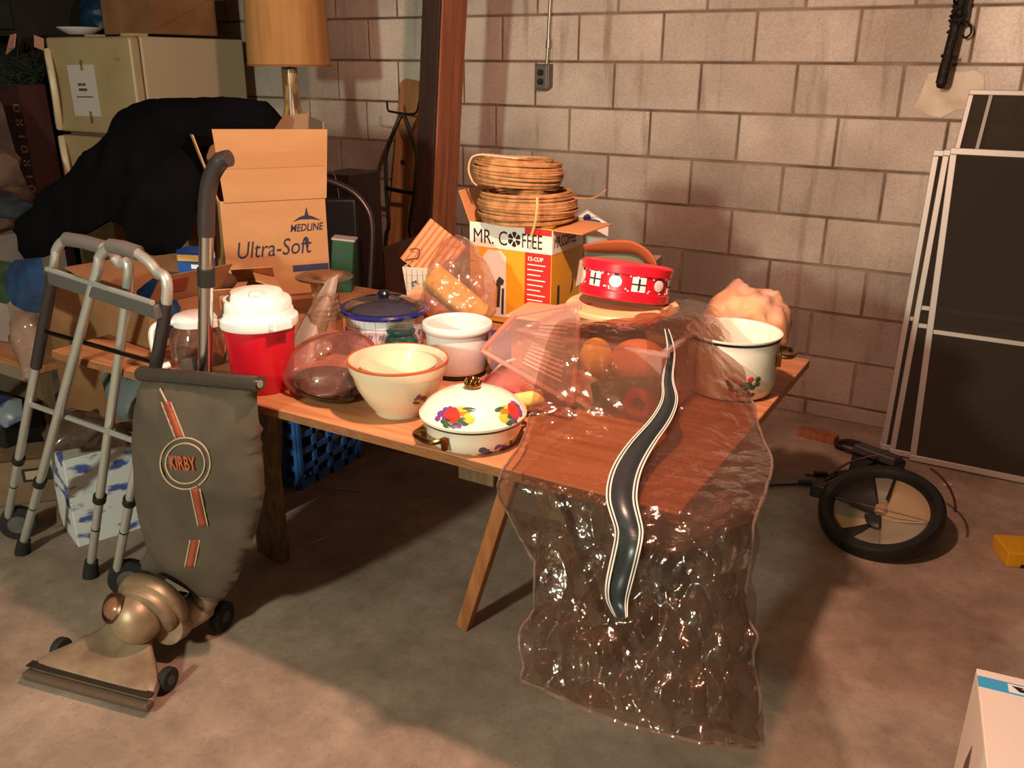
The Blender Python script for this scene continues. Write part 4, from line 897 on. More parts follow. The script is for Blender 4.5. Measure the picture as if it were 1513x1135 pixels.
m.prism([(-.085, .02), (-.012, .02), (-.012, .205), (-.03, .222), (-.075, .222), (-.092, .2)], Fm, .0006); m.build('machine_picture', pm('print_white', (222, 212, 204), .5), t, smooth=0, label='printed picture of a white coffee maker')
m = MB(); m.prism([(-.05, .05), (-.045, .13), (-.035, .145), (-.018, .135), (-.022, .12), (-.030, .12), (-.034, .05)], frame((0, y-.0018, 0), (1, 0, 0), (0, 0, 1)), .0006); m.prism([(-.028, .03), (-.026, .11), (-.018, .11), (-.020, .03)], frame((0, y-.0018, 0), (1, 0, 0), (0, 0, 1)), .0006); m.build('carafe_picture', pm('print_dark', (58, 46, 44), .5), t, smooth=0)
m = MB(); m.box((w2/2+.0008, -.055, .10), (.001, .014, .06)); m.prism([(.0, 0), (.018, .012), (.024, .045), (.012, .06), (.016, .04), (.008, .015)], frame((w2/2+.0008, .02, .09), (0, 1, 0), (0, 0, 1)), .0006); m.build('side_picture', pm('print_dark', (58, 46, 44), .5), t, smooth=0)
flap(t, (w2/2, -d2/2, h2), (w2/2, d2/2, h2), (.10, -.01, .0), pm('flap_inner', (206, 138, 88), .8), label='plain brown flap folded out to the right')
flap(t, (-w2/2, d2/2, h2), (-w2/2, -d2/2, h2), (-.05, .02, .085), pm('flap_inner', (206, 138, 88), .8))
ROPE = pm('cane', (190, 142, 94), .6, col2=(152, 104, 62), nscale=40)
def coil(label, loc, R0, hgt, turns, seed, tilt=(0, 0, 0)):
    t = thing('cane_coil', label, 'coil', loc, rot=tilt, group='cane coils on the coffee maker carton')
    r = random.Random(seed); pts = []; N = 44
    ph = [(r.uniform(-.012, .012), r.uniform(0, 6.28), r.uniform(-.008, .008), r.uniform(0, 6.28)) for _ in range(turns)]
    for k in range(turns):
        lay = k % 3; zz = .006+(hgt-.012)*(k/(turns-1)); bulge = math.sin(PI*(k+.5)/turns)*.012
        pts = []
        a_, b_, c_, d_ = ph[k]
        for i in range(N):
            a = 2*PI*i/N
            rad = R0-.016+bulge-lay*.008+a_*.35*math.sin(a+b_)
            pts.append((rad*math.cos(a), rad*math.sin(a), zz+c_*math.sin(a+d_)*.9))
        if k == 0: m = MB()
        m.tube(pts, .0036, 5, closed=True)
    o = m.build('strands', ROPE, t); o['kind'] = 'stuff'
    return t
lo = coil('lower wider coil of tan cane lying on the coffee maker carton', (-1.285, 2.30, TZ+h2+.003), .150, .092, 42, 1)
m = MB(); m.tube(catmull([(.10, -.125, .09), (.105, -.135, .06), (.10, -.135, .02), (.085, -.13, -.02)], 5), .004, 6); m.build('tie', pm('pale_cane', (214, 166, 106), .6), lo)
m = MB(); m.tube(catmull([(.14, .02, .075), (.19, .05, .075), (.225, .06, .10)], 5), .0022, 5); m.build('loose_end', ROPE, lo)
hi = coil('upper coil of tan cane with a paper label on top', (-1.315, 2.29, TZ+h2+.102), .135, .082, 39, 2, (R(-3), R(2), 0))
m = MB(); m.box((-.02, -.062, .086), (.135, .06, .002)); m.build('paper_label', pm('label_paper', (228, 206, 168), .7), hi, smooth=0)
m = MB(); m.tube(catmull([(-.09, -.05, .085), (-.115, -.075, .075), (-.122, -.08, .04), (-.105, -.085, .01), (-.08, -.10, .0)], 5), .003, 6); m.build('tie', pm('pale_cane', (214, 166, 106), .6), hi)
t = thing('blue_white_packet', 'white packet with dark blue print behind the right side of the cane coils', 'packet', (-1.16, 2.47, TZ), R(30))
m = MB(); m.prism([(-.05, 0), (.06, 0), (.055, .285), (.03, .30), (-.01, .325), (-.045, .30)], frame((0, 0, 0), (1, 0, 0), (0, 0, 1)), .04); m.build('packet_body', WHI, t, smooth=0, bevel=.004)
m = MB(); m.sphere((0, -.041, .290), (.032, .001, .012), 14, 6); m.sphere((-.012, -.041, .305), (.012, .001, .012), 14, 6); m.build('blue_print', pm('deep_blue', (40, 50, 110), .5), t)
# ---- carton with curved brown flap behind the tin
t = thing('flapped_carton', 'open carton with a bowed reddish brown flap behind the red tin', 'carton', (-.985, 2.32, TZ+.03), R(8))
carton(t, .20, .16, .19, pm('grey_card', (150, 130, 112), .85))
v, f, W, H = sheet([[(-.09, -.085, .235), (-.03, -.08, .25), (.05, -.08, .255), (.11, -.08, .22), (.135, -.08, .15)], [(-.09, -.06, .212), (-.03, -.05, .212), (.05, -.05, .214), (.09, -.05, .19), (.125, -.05, .142)], [(-.095, .06, .19), (-.03, .06, .19), (.04, .06, .19), (.08, .06, .18), (.10, .06, .15)]], 16, 8)
m = MB(); m.box((.0, -.045, .17), (.19, .004, .085)); m.build('inner_panel', pm('grey_green_card', (112, 106, 84), .85), t, smooth=0)
MB().add(v, f).build('bowed_flap', pm('russet_card', (168, 82, 44), .8), t, solid=.003)
m = MB(); m.quad((-.1, -.08, .19), (-.05, -.08, .19), (-.03, -.10, .16), (-.1, -.11, .12), .002); m.quad((-.02, -.081, .19), (.1, -.081, .19), (.12, -.10, .13), (.0, -.11, .14), .002); m.build('front_flap', pm('grey_card', (150, 130, 112), .85), t, smooth=0)
# ---- tan container lid, clear bin with odds and ends, round board, red tin
t = thing('tan_tray', 'shallow tan tray with amber side in front of the coffee maker carton', 'tray', (-1.08, 2.12, TZ), R(6))
m = MB(); m.box((0, 0, .055), (.24, .15, .05)); m.build('tray_body', clear('amber_plastic', (206, 150, 70), .45, (196, 132, 52), .2), t, smooth=0, bevel=.006)
m = MB(); m.box((0, 0, .084), (.256, .165, .008)); m.build('tray_lid', pm('tan_plastic', (214, 170, 126), .45), t, smooth=0, bevel=.003)
m = MB(); m.box((0, 0, .015), (.2, .12, .03)); m.build('tray_foot', pm('tan_plastic', (214, 170, 126), .45), t, smooth=0)
BU, BV = -.785, 1.865
t = thing('clear_storage_bin', 'clear plastic storage bin under the draped garment bag', 'bin', (BU, BV, TZ))
m = MB(); bw, bd, bh = .34, .34, .165
for a, b, c, d in ((0, -bd/2, bw, .003), (0, bd/2, bw, .003)): m.box((a, b, bh/2), (c, d, bh))
for a in (-bw/2, bw/2): m.box((a, 0, bh/2), (.003, bd, bh))
m.box((0, 0, .002), (bw, bd, .003)); m.build('bin_body', PLASTIC_CLEAR, t, smooth=0)
m = MB()
for a, b, c, d in ((0, -bd/2, bw+.03, .016), (0, bd/2, bw+.03, .016), (-bw/2, 0, .016, bd), (bw/2, 0, .016, bd)): m.box((a, b, bh), (c, d, .008))
m.build('bin_rim', PLASTIC_CLEAR, t, smooth=0, bevel=.002)
def inbin(n, lab, cat, mb, mat, **k): return tag(mb.build(n, mat, None, **k), lab, cat)
inbin('yellow_ball', 'yellow rounded toy inside the clear bin', 'toy', MB().sphere((-.80, 1.765, .845), (.042, .035, .048), 20, 12), pm('toy_yellow', (236, 190, 40), .5), smooth=80)
inbin('orange_pouch', 'soft orange pouch beside the yellow toy in the clear bin', 'pouch', MB().sphere((-.70, 1.785, .845), (.07, .05, .055), 22, 12), pm('pouch_orange', (216, 142, 100), .8, bump=.3, bscale=30), smooth=80)
m = MB(); m.box((-.70, 1.725, .795), (.16, .04, .06), M=Euler((0, R(-12), R(8))).to_matrix()); inbin('green_box', 'dark green flat box lying in the clear bin', 'box', m, pm('forest_green', (34, 96, 66), .5), smooth=0, bevel=.006)
m = MB(); m.tube([(-.665+.026*math.cos(a), 1.708, .778+.026*math.sin(a)) for a in np.linspace(0, 2*PI, 22, endpoint=False)], .012, 10, closed=True); inbin('red_ring', 'red ring shaped object at the front of the clear bin', 'ring', m, pm('ring_red', (186, 44, 36), .45), smooth=80)
m = MB(); m.box((-.865, 1.755, .815), (.10, .03, .115), M=Euler((R(-10), 0, R(-6))).to_matrix()); inbin('dark_box', 'dark slate box at the left end of the clear bin', 'box', m, pm('slate', (62, 66, 74), .5), smooth=0)
m = MB(); m.box((-.80, 1.712, .785), (.07, .022, .07), M=Euler((R(-14), R(20), 0)).to_matrix()); inbin('cream_packet', 'crumpled cream packet at the front of the clear bin', 'packet', m, pm('cream_packet', (222, 200, 170), .5, bump=.5, bscale=40), smooth=0, bevel=.006)
t = thing('round_board', 'round pale wooden board lying on the clear bin under the red tin', 'board', (-.815, 1.94, TZ+.178))
m = MB(); m.lathe([(0, 0), (.134, 0), (.138, .004), (.138, .012), (.134, .016), (0, .016)], 56); m.build('board_disc', pm('pale_beech', (226, 182, 136), .5, col2=(206, 156, 106), nscale=4, stretch=(1, 10, 1)), t)
t = thing('holiday_tin', 'round red tin printed with white parcels and ornaments, tilted on the round board', 'tin', (-.82, 1.955, TZ+.203))
_cr = Vector((math.cos(YAW), math.sin(YAW), 0)); _cf = Vector((-math.sin(YAW), math.cos(YAW), 0))
t.rotation_euler = (Matrix.Rotation(R(7), 3, _cf) @ Matrix.Rotation(R(-9), 3, _cr)).to_euler()
TIN = pm('tin_red', (202, 20, 40), .3)
m = MB(); m.lathe([(0, 0), (.106, 0), (.110, .004), (.110, .020), (.106, .022), (.106, .066), (0, .066)], 64); m.build('tin_body', TIN, t)
m = MB(); m.lathe([(.107, .062), (.110, .064), (.111, .082), (.108, .086), (.10, .0875), (.095, .086), (0, .086)], 64); m.build('tin_lid', pm('tin_lid_red', (214, 26, 46), .28), t)
m = MB(); mk = MB(); md_ = MB()
def onr(mb, a, z, wx, hz, off):
    c, s = math.cos(a), math.sin(a); mb.box(((.1065+off)*c, (.1065+off)*s, z), (.0012, wx, hz), rz=a)
for i in range(12):
    a = i*PI/6+.15
    if i % 2 == 0:
        for sx in (-1, 1):
            for sz in (-1, 1): onr(m, a+sx*.085, .043+sz*.0095, .0155, .0155, .0004)
        onr(mk, a-.085, .043, .017, .003, .0012); onr(mk, a+.085, .043, .017, .003, .0012); onr(mk, a, .043, .005, .026, .0012)
    else:
        c, s = math.cos(a), math.sin(a); m.sphere((.1068*c, .1068*s, .044), (.0015, .016, .014), 14, 8, Matrix.Rotation(a, 3, 'Z')); onr(mk, a, .060, .010, .005, .0006)
    for q in range(6):
        b = a+random.uniform(-.26, .26); onr(md_, b, random.choice((.026, .03, .058, .0605)), .0035, .0035, .0004)
for nm_, q_, mm_ in (('white_print', m, pm('tin_white', (236, 214, 214), .35)), ('dark_print', mk, INKB), ('dot_print', md_, pm('tin_white', (236, 214, 214), .35))): q_.build(nm_, mm_, t, smooth=0)['kind'] = 'stuff'
# ---- clear ribbed tray leaning on the bin
A, B, C_, D_ = Vector((-1.052, 1.63, .872)), Vector((-.995, 1.72, .930)), Vector((-.83, 1.60, .930)), Vector((-.865, 1.505, .775))
A, B, C_, D_ = at(712, 518, 1.98), at(760, 466, 2.10), at(856, 448, 2.10), at(846, 596, 1.93)
t = thing('ribbed_tray', 'clear plastic tray with rows of ribs tilted against the storage bin', 'tray', (0, 0, 0))
m = MB(); m.quad(A, B, C_, D_, .003); m.build('tray_floor', PLASTIC_CLEAR, t, smooth=0)
m = MB()
for p, q in ((A, B), (B, C_), (C_, D_), (D_, A)):
    m.tube([p, q], .006, 8)
m.build('tray_rim', clear('tray_rim', (244, 214, 204), .35, (250, 205, 190), .1), t)
m = MB(); E1, E2 = A.lerp(B, .18), D_.lerp(C_, .18)
nn = (B-A).cross(D_-A).normalized(); nn = nn if nn.dot(Vector((0, 0, 1.4))-A) > 0 else -nn
for i in range(13):
    k = .14+i*.052; s0 = A.lerp(B, k).lerp(D_.lerp(C_, k), .40+.10*k); s1 = A.lerp(B, k).lerp(D_.lerp(C_, k), .86)
    m.tube([s0+nn*.002, s1+nn*.002], .0022, 5)
m.build('ribs', clear('tray_ribs', (250, 225, 215), .40, (255, 225, 212), .08, ior=1.8), t)
m = MB(); m.quad(A, D_, D_+Vector((0, 0, -.04))+nn*-.01, A+Vector((.02, .01, -.045))); m.quad(A, B, B+Vector((.02, 0, -.05)), A+Vector((.02, .01, -.045))); m.build('tray_wall', PLASTIC_CLEAR, t, smooth=0)
# ---- pink cloth, yellow roll, cable and blue label behind the casserole
softbag('pink_cloth', 'folded dusty pink cloth between the white crock and the enamel casserole', 'cloth', [(-1.09, 1.66, .745), (-.95, 1.56, .745), (-.90, 1.60, .75), (-.90, 1.72, .76), (-.98, 1.78, .775), (-1.06, 1.76, .765)], pm('dusty_pink', (196, 120, 112), .85, col2=(176, 98, 92), nscale=8), .035, .012, 6, .02, back=.1)
m = MB(); m.tube([(-.915, 1.57, .772), (-.87, 1.63, .775)], [.021, .021], 18); r = tag(m.build('yellow_roll', pm('pale_yellow', (232, 206, 120), .8, bump=.4, bscale=50), None), 'small pale yellow roll on the pink cloth behind the casserole lid', 'roll')
m = MB(); m.tube(catmull([(-1.10, 1.72, .75), (-1.06, 1.70, .762), (-1.03, 1.72, .80), (-1.0, 1.74, .815)], 5), .0035, 6); tag(m.build('white_cable', WHITEP, None), 'short white cable bending up beside the white crock', 'cable')
m = MB(); m.box((0, 0, .055), (.05, .07, .11)); tag(m.build('navy_box', pm('navy_box', (34, 40, 96), .5), None, smooth=0, loc=(-1.075, 1.80, TZ), rot=(0, 0, R(30))), 'small navy blue box half hidden right of the white crock', 'box')
# ---- stock pot
t = thing('stock_pot', 'white enamel stock pot with dark rim line and brass handles at the right table edge', 'pot', (-.553, 2.01, TZ))
sp_ = [(0, 0), (.088, 0), (.098, .006), (.106, .03), (.108, .12), (.1085, .140), (.112, .146), (.112, .149)]
m = MB(); m.lathe(sp_+[(.107, .149), (.104, .14), (.102, .03), (.09, .008), (0, .008)], 64); p = m.build('pot_body', pm('pale_enamel', (226, 222, 206), .12, coat=.5), t)
m = MB(); m.lathe([(.1088, .1375), (.1095, .139), (.112, .1445), (.109, .1435), (.1088, .1375)], 64); m.build('rim_line', pm('black_rim', (38, 34, 32), .3), t)
pa = math.atan2(-2.01, .553); r_ = random.Random(12)
L = [(['green', 'green', 'orange', 'red', 'green'][i % 5], pa+.30+r_.uniform(-.34, .34), .58+r_.uniform(-.09, .09), .008, .007) for i in range(34)]
fruit(p, turned(sp_[:6]), L)
for a in (R(12), R(192)):
    c, s = math.cos(a), math.sin(a); tg = Vector((-s, c, 0)); n = Vector((c, s, 0)); b0 = n*.108+Vector((0, 0, .105))
    m = MB(); m.tube(catmull([b0-tg*.032, b0-tg*.03+n*.024, b0+n*.034, b0+tg*.03+n*.024, b0+tg*.032], 5), .0055, 8); m.build('handle', BRASS, t)
    for q in (-1, 1):
        m = MB(); m.box(b0+tg*.032*q-Vector((0, 0, .008)), (.012, .014, .034), rz=a); m.build('handle_bracket', BRASS, t, smooth=0, bevel=.002)
# ---- tied plastic bag
o_ = [at(1052, 440, 2.50), at(1074, 424, 2.52), at(1084, 413, 2.53), at(1094, 424, 2.54), at(1092, 434, 2.54), at(1120, 434, 2.56), at(1140, 440, 2.56), at(1160, 460, 2.54), at(1168, 486, 2.50), at(1160, 520, 2.44), at(1120, 530, 2.40), at(1070, 520, 2.38), at(1040, 490, 2.42), at(1040, 460, 2.46)]
tag(puff(o_, .012, .085, .012, 22, 8, back=.8, fold=.022, fs_=17).build('tied_bag', pm('peach_film', (234, 176, 124), .3, col2=(220, 166, 150), nscale=9, spec=.5), None, smooth=70), 'tied translucent bag with peach coloured contents behind the stock pot', 'bag')

# ================================================================ clear garment bag hanging over the table corner
net_px = [
 [(842, 468, 2.17), (890, 462, 2.19), (948, 452, 2.21), (1000, 440, 2.27), (1045, 446, 2.33), (1068, 464, 2.33)],
 [(818, 482, 1.97), (885, 482, 1.95), (955, 478, 1.96), (1015, 470, 2.02), (1060, 488, 2.08), (1092, 520, 2.06)],
 [(792, 560, 1.86), (868, 560, 1.84), (955, 560, 1.86), (1030, 555, 1.90), (1080, 560, 1.94), (1112, 590, 1.92)],
 [(776, 640, 1.75), (860, 650, 1.735), (950, 655, 1.725), (1030, 640, 1.76), (1090, 640, 1.78), (1128, 645, 1.78)],
 [(738, 704, 1.635), (830, 720, 1.59), (930, 735, 1.555), (1010, 735, 1.54), (1085, 705, 1.60), (1141, 685, 1.65)]]
net = [[at(*p) for p in r] for r in net_px]
def pv(x, y, v):
    r = _fw*FPX+_rt*(x-756.5)-_up*(y-567.5); return Vector((0, 0, CAM_H))+r*(v/r.y)
vr = (1.275, 1.245, 1.235, 1.24, 1.27, 1.33)
for r in ([(738, 752), (830, 785), (930, 805), (1010, 805), (1075, 775), (1120, 760)], [(786, 848), (850, 872), (930, 888), (1010, 890), (1070, 880), (1116, 862)],
          [(768, 930), (845, 955), (930, 975), (1010, 985), (1070, 980), (1122, 970)], [(764, 1003), (840, 1038), (925, 1072), (1005, 1092), (1068, 1100), (1133, 1110)]):
    net.append([pv(x, y, v-(0, .045, .10, .16)[len(net)-5]) for (x, y), v in zip(r, vr)])
FILM = clear('garment_film', (210, 192, 180), .024, (255, 222, 206), .05, bump=.55, bscale=34, ior=1.6)
t = thing('garment_bag', 'clear plastic garment bag with dark zip strip draped over the table corner', 'garment bag', net[4][2])
off = Vector(net[4][2])
def amp(u, v): return .22+.95*min(1, max(0, (v-.5)*3))
v, f, W, H = sheet(net, 240, 380, .009, 9, 3, .004, 10, amp, (1.15, 1.15, .75), .021, 16)
PB = v
o = MB().add([p-off for p in v], f).build('plastic_film', FILM, t, smooth=70)
m2 = [[p+Vector((0, .018+.012*math.sin(3*i+j), 0)) for i, p in enumerate(r)] for j, r in enumerate(net)]
v2, f2, W2, H2 = sheet(m2[5:], 130, 160, .010, 9, 11, .004, 12, None, (1.15, 1.15, .75), .020, 14)
MB().add([p-off for p in v2], f2).build('rear_film', FILM, t, smooth=70)
m3 = [[p+(p-Vector((0, 0, CAM_H))).normalized()*(.025+.012*math.sin(2*i+j)) for i, p in enumerate(r[2:])] for j, r in enumerate(net[:6])]
v3, f3, W3, H3 = sheet(m3, 90, 120, .006, 10, 21, .004, 13, None, (1, 1, 1), .010, 12)
MB().add([p-off for p in v3], f3).build('rear_film', clear('milky_film', (236, 222, 212), .07, (255, 222, 206), .06, bump=.4, bscale=34, ior=1.5), t, smooth=70)
SEAM = clear('film_seam', (196, 176, 164), .16, (240, 210, 196), .06, ior=1.6)
for nm, ids in (('side_seam', [j*W for j in range(H//3, H)]), ('side_seam', [j*W+W-1 for j in range(H//4, H)]), ('hem_seam', [(H-1)*W+i for i in range(W)])):
    MB().tube([v[i]-off for i in ids], .0028, 6).build(nm, SEAM, t)
# zip strip following the film
zp = [(985, 486), (992, 520), (986, 560), (990, 590), (975, 622), (948, 655), (925, 695), (918, 735), (925, 765), (930, 790), (922, 830), (914, 865), (912, 890), (918, 912)]
hw = [3, 6, 8, 12, 16, 20, 22, 22, 21, 20, 20, 19, 15, 9]
def proj(p):
    d = p-Vector((0, 0, CAM_H)); z = d.dot(_fw); return 756.5+FPX*d.dot(_rt)/z, 567.5-FPX*d.dot(_up)/z
PX_ = np.array([proj(p) for p in PB]); PA = np.array([tuple(p) for p in PB])
DEP = np.array([(p-Vector((0, 0, CAM_H))).dot(_fw) for p in PB])
def onfilm(x, y, lift=.006):
    d = np.hypot(PX_[:, 0]-x, PX_[:, 1]-y); i = np.argsort(d)[:12]
    return at(x, y, float(DEP[i].min())-lift)
zz = catmull([(a, b, c) for (a, b), c in zip(zp, hw)], 6)
def strip(k0, k1, lift, nm, mat, th):
    L = [onfilm(p.x+p.z*k0, p.y, lift) for p in zz]; Rr = [onfilm(p.x+p.z*k1, p.y, lift) for p in zz]
    for S_ in (L, Rr):
        for _ in range(3):
            for i in range(1, len(S_)-1): S_[i] = (S_[i-1]+S_[i]*2+S_[i+1])/4
    n = len(L); vv = [p-off for p in L]+[p-off for p in Rr]
    return MB().add(vv, [(i, i+1, n+i+1, n+i) for i in range(n-1)]).build(nm, mat, t, smooth=70, solid=th)
strip(-1, 1, .011, 'zip_strip', pm('zip_tape', (36, 42, 44), .35), .001)
WT = pm('zip_piping', (206, 194, 184), .5)
for k in (-1.0, -.78, .78, 1.0): strip(k-.06, k+.06, .0130, 'zip_piping', WT, .0012)

# ================================================================ folded walker
t = thing('folding_walker', 'aluminium folding walker with grey grips and two wheels standing left of the vacuum', 'walker', (-2.44, 1.39, 0))
O_ = Vector((-2.44, 1.39, 0))
GRIP = pm('grey_foam_grip', (98, 88, 84), .7); BRK = pm('grey_bracket', (84, 79, 77), .3)
SLEEVE = pm('dark_sleeve', (78, 72, 72), .3, .6)
def L(p): return Vector(p)-O_
frames = [dict(f1=(-2.70, 1.375, .06), f2=(-2.27, 1.365, .02), t1=(-2.115, 1.315, .97), t2=(-1.822, 1.315, .985), h=1.062, wheel=0),
          dict(f1=(-2.575, 1.34, .02), f2=(-2.115, 1.345, .06), t1=(-1.905, 1.285, .985), t2=(-1.655, 1.285, .965), h=1.072, wheel=1)]
for i, d in enumerate(frames):
    f1, f2, t1, t2 = map(Vector, (d['f1'], d['f2'], d['t1'], d['t2'])); h = d['h']
    arc = catmull([f1, f1.lerp(t1, .5), t1, Vector((t1.x+.030, t1.y, h-.03)), Vector((t1.x+.08, t1.y, h+.003)), Vector(((t1.x+t2.x)/2, t1.y, h+.003)), Vector((t2.x-.08, t2.y, h-.002)), Vector((t2.x-.022, t2.y, h-.035)), t2, t2.lerp(f2, .5), f2], 6)
    m = MB(); m.tube([L(p) for p in arc], .0125, 12); m.build('side_frame', ALU, t)
    m = MB(); m.tube([L(Vector((t1.x+.08, t1.y, h+.004))), L(Vector(((t1.x+t2.x)/2, t1.y, h+.004))), L(Vector((t2.x-.075, t2.y, h-.002)))], .0175, 14); m.build('hand_grip', GRIP, t)
    m = MB(); m.tube([L(p) for p in (arc[8:13] if i == 0 else arc[48:53])], .0155, 12); m.build('sleeve', SLEEVE, t)
    for j, (f_, tt) in enumerate(((f1, t1), (f2, t2))):
        p = f_.lerp(tt, .30 if (i, j) != (1, 1) else .33); dd = (tt-f_).normalized()
        m = MB(); m.tube([L(p-dd*.011), L(p+dd*.011)], .0185, 12); m.build('height_collar', BLACKP, t)
        m = MB(); m.tube([L(p-dd*.13), L(p-dd*.125)], .0135, 8); m.build('button_ring', STEEL_D, t)
        isw = (i == 0 and j == 0) or (i == 1 and j == 1)
        if isw:
            wc = f_+Vector((.03, .02, .0)); wc.z = .058
            m = MB(); m.tube([L(wc+Vector((-.012, .010, 0))), L(wc+Vector((.012, -.010, 0)))], .056, 26); m.build('wheel', RUBBER, t, bevel=.004)
            m = MB(); m.tube([L(wc+Vector((-.014, .012, 0))), L(wc+Vector((.014, -.012, 0)))], .03, 18); m.build('wheel_hub', GREYP, t)
            m = MB(); m.tube([L(f_+Vector((0, 0, -.01))), L(wc)], .010, 8); m.build('wheel_fork', BLACKP, t)
        else:
            m = MB(); m.tube([L(f_+Vector((0, 0, -.018))), L(f_+Vector((0, 0, -.012))), L(f_+dd*.045)], [.024, .0235, .019], 16); m.build('rubber_tip', RUBBER, t)
# brackets and bars joining the frames
a, b = Vector((-2.105, 1.30, .965)), Vector((-1.66, 1.268, .945))
m = MB(); board(m, L(a), L(b), Vector((0, .022, 0)), Vector((0, 0, .036))); m.build('top_bracket', BRK, t, smooth=0, bevel=.006)
m = MB(); m.tube([L(a+Vector((.01, -.012, .024))), L(b+Vector((-.005, -.012, .024)))], .0065, 10); m.build('bracket_rod', ALU, t)
for p, q, r in (((-2.365, 1.335, .555), (-1.80, 1.315, .555), .008), ((-2.20, 1.32, .80), (-1.74, 1.30, .80), .006)):
    m = MB(); m.tube([L(p), L(q)], r, 10); m.build('cross_bar', ALU if r > .007 else STEEL_D, t)

# ================================================================ upright vacuum cleaner
VA = R(-50)
t = thing('upright_vacuum', 'old upright vacuum cleaner with cast metal head, dark cloth bag and tall handle', 'vacuum', (-1.74, 1.20, 0))
O_ = Vector((-1.74, 1.20, 0))
CASTM = pm('cast_aluminium', (164, 140, 114), .45, .45, col2=(136, 112, 90), nscale=18, bump=.05, bscale=60)
CASTD = pm('cast_dull', (158, 132, 108), .5, .25, col2=(128, 104, 84), nscale=14)
# nozzle: loft from wide front to narrow neck
front_l, front_r = Vector((-1.965, .985, 0)), Vector((-1.617, 1.058, 0)); wv = (front_r-front_l).normalized(); bk = Vector((-wv.y, wv.x, 0)); mid = (front_l+front_r)/2
secs = [(0.0, .186, .010, .042), (.012, .188, .008, .056), (.05, .172, .008, .066), (.10, .125, .012, .082), (.135, .085, .02, .100), (.165, .062, .03, .125), (.19, .05, .05, .14)]
m = MB(); n = 16; vv = []
for y, hw_, z0, z1 in secs:
    for k in range(n):
        a = 2*PI*k/n; ca_, sa = math.cos(a), math.sin(a); e = .45
        x = hw_*math.copysign(abs(ca_)**e, ca_); z = (z0+z1)/2+(z1-z0)/2*math.copysign(abs(sa)**.6, sa)
        vv.append(mid+wv*x+bk*y+Vector((0, 0, z))-O_)
fs = [(i*n+k, i*n+(k+1) % n, (i+1)*n+(k+1) % n, (i+1)*n+k) for i in range(len(secs)-1) for k in range(n)]+[tuple(range(n))[::-1], tuple((len(secs)-1)*n+k for k in range(n))]
m.add(vv, fs); m.build('nozzle', CASTD, t, smooth=50)
m = MB(); board(m, mid-wv*.19-bk*.008+Vector((0, 0, .026))-O_, mid+wv*.19-bk*.008+Vector((0, 0, .026))-O_, bk*.03, Vector((0, 0, .022))); m.build('bumper', pm('brown_bumper', (84, 66, 54), .6), t, smooth=0, bevel=.007)
m = MB(); board(m, mid-wv*.186+bk*.004+Vector((0, 0, .048))-O_, mid+wv*.186+bk*.004+Vector((0, 0, .048))-O_, bk*.022, Vector((0, 0, .004))); m.build('trim_line', pm('dark_trim', (46, 36, 30), .5), t, smooth=0)
def wheel(c, axis, r, wd, nm='wheel'):
    c = Vector(c)-O_; ax = Vector(axis).normalized()*wd/2
    m = MB(); m.tube([c-ax, c+ax], r, 24); o = m.build(nm, RUBBER, t, bevel=.004)
    q = MB(); q.tube([c-ax*1.1, c+ax*1.1], r*.4, 16); q.build('hub', pm('hub_grey', (60, 54, 50), .5), o)
wheel(front_r+bk*.085-wv*.022+Vector((.012, 0, .032)), wv, .031, .022)
m = MB(); m.tube([front_r+bk*.085-wv*.09+Vector((0, 0, .034))-O_, front_r+bk*.085-wv*.015+Vector((0, 0, .032))-O_], .007, 8); m.build('axle', STEEL_D, t)
wheel(front_l+bk*.095+Vector((.0, 0, .030)), wv, .030, .022)
# motor and fan housing
mc = Vector((-1.752, 1.178, .165))-O_
m = MB(); m.sphere(mc+Vector((-.01, -.02, -.008)), (.064, .064, .068), 28, 16); m.build('motor_housing', CASTM, t, smooth=80)
m = MB()
axm = (bk*1.0+Vector((0, 0, .35))).normalized()
Mx = frame(mc+axm*.02, axm.orthogonal(), axm.cross(axm.orthogonal()))
vv = [(r_, z_) for r_, z_ in [(0, -.03), (.062, -.03), (.078, -.024), (.082, -.012), (.080, -.006), (.092, .0), (.095, .016), (.088, .034), (.066, .046), (0, .050)]]
q = MB(); q.lathe(vv, 36); zax = Mx.to_3x3() @ Vector((0, 0, 1)); m.add([Mx @ Vector(p) for p in q.v], q.f); m.build('fan_housing', CASTM, t, smooth=50)
# headlight disc facing camera-left
hd = (Vector((-.12, -.80, .50))).normalized(); hc = mc+hd*.058+Vector((-.030, 0, -.004))
Mx = frame(hc, hd.orthogonal(), hd.cross(hd.orthogonal()))
if (Mx.to_3x3() @ Vector((0, 0, 1))).dot(hd) < 0: Mx = Mx @ Matrix.Rotation(PI, 4, 'X')
q = MB(); q.lathe([(0, 0), (.038, 0), (.0385, .018), (.033, .022), (.030, .016), (0, .014)], 32); m = MB(); m.add([Mx @ Vector(p) for p in q.v], q.f); rg = m.build('headlight_ring', pm('bronze_ring', (88, 58, 44), .35, .7), t, smooth=40)
q = MB(); q.lathe([(0, .014), (.029, .015), (.02, .026), (0, .029)], 28); m = MB(); m.add([Mx @ Vector(p) for p in q.v], q.f); m.build('headlight_lens', pm('brown_lens', (122, 82, 62), .2), rg, smooth=60)
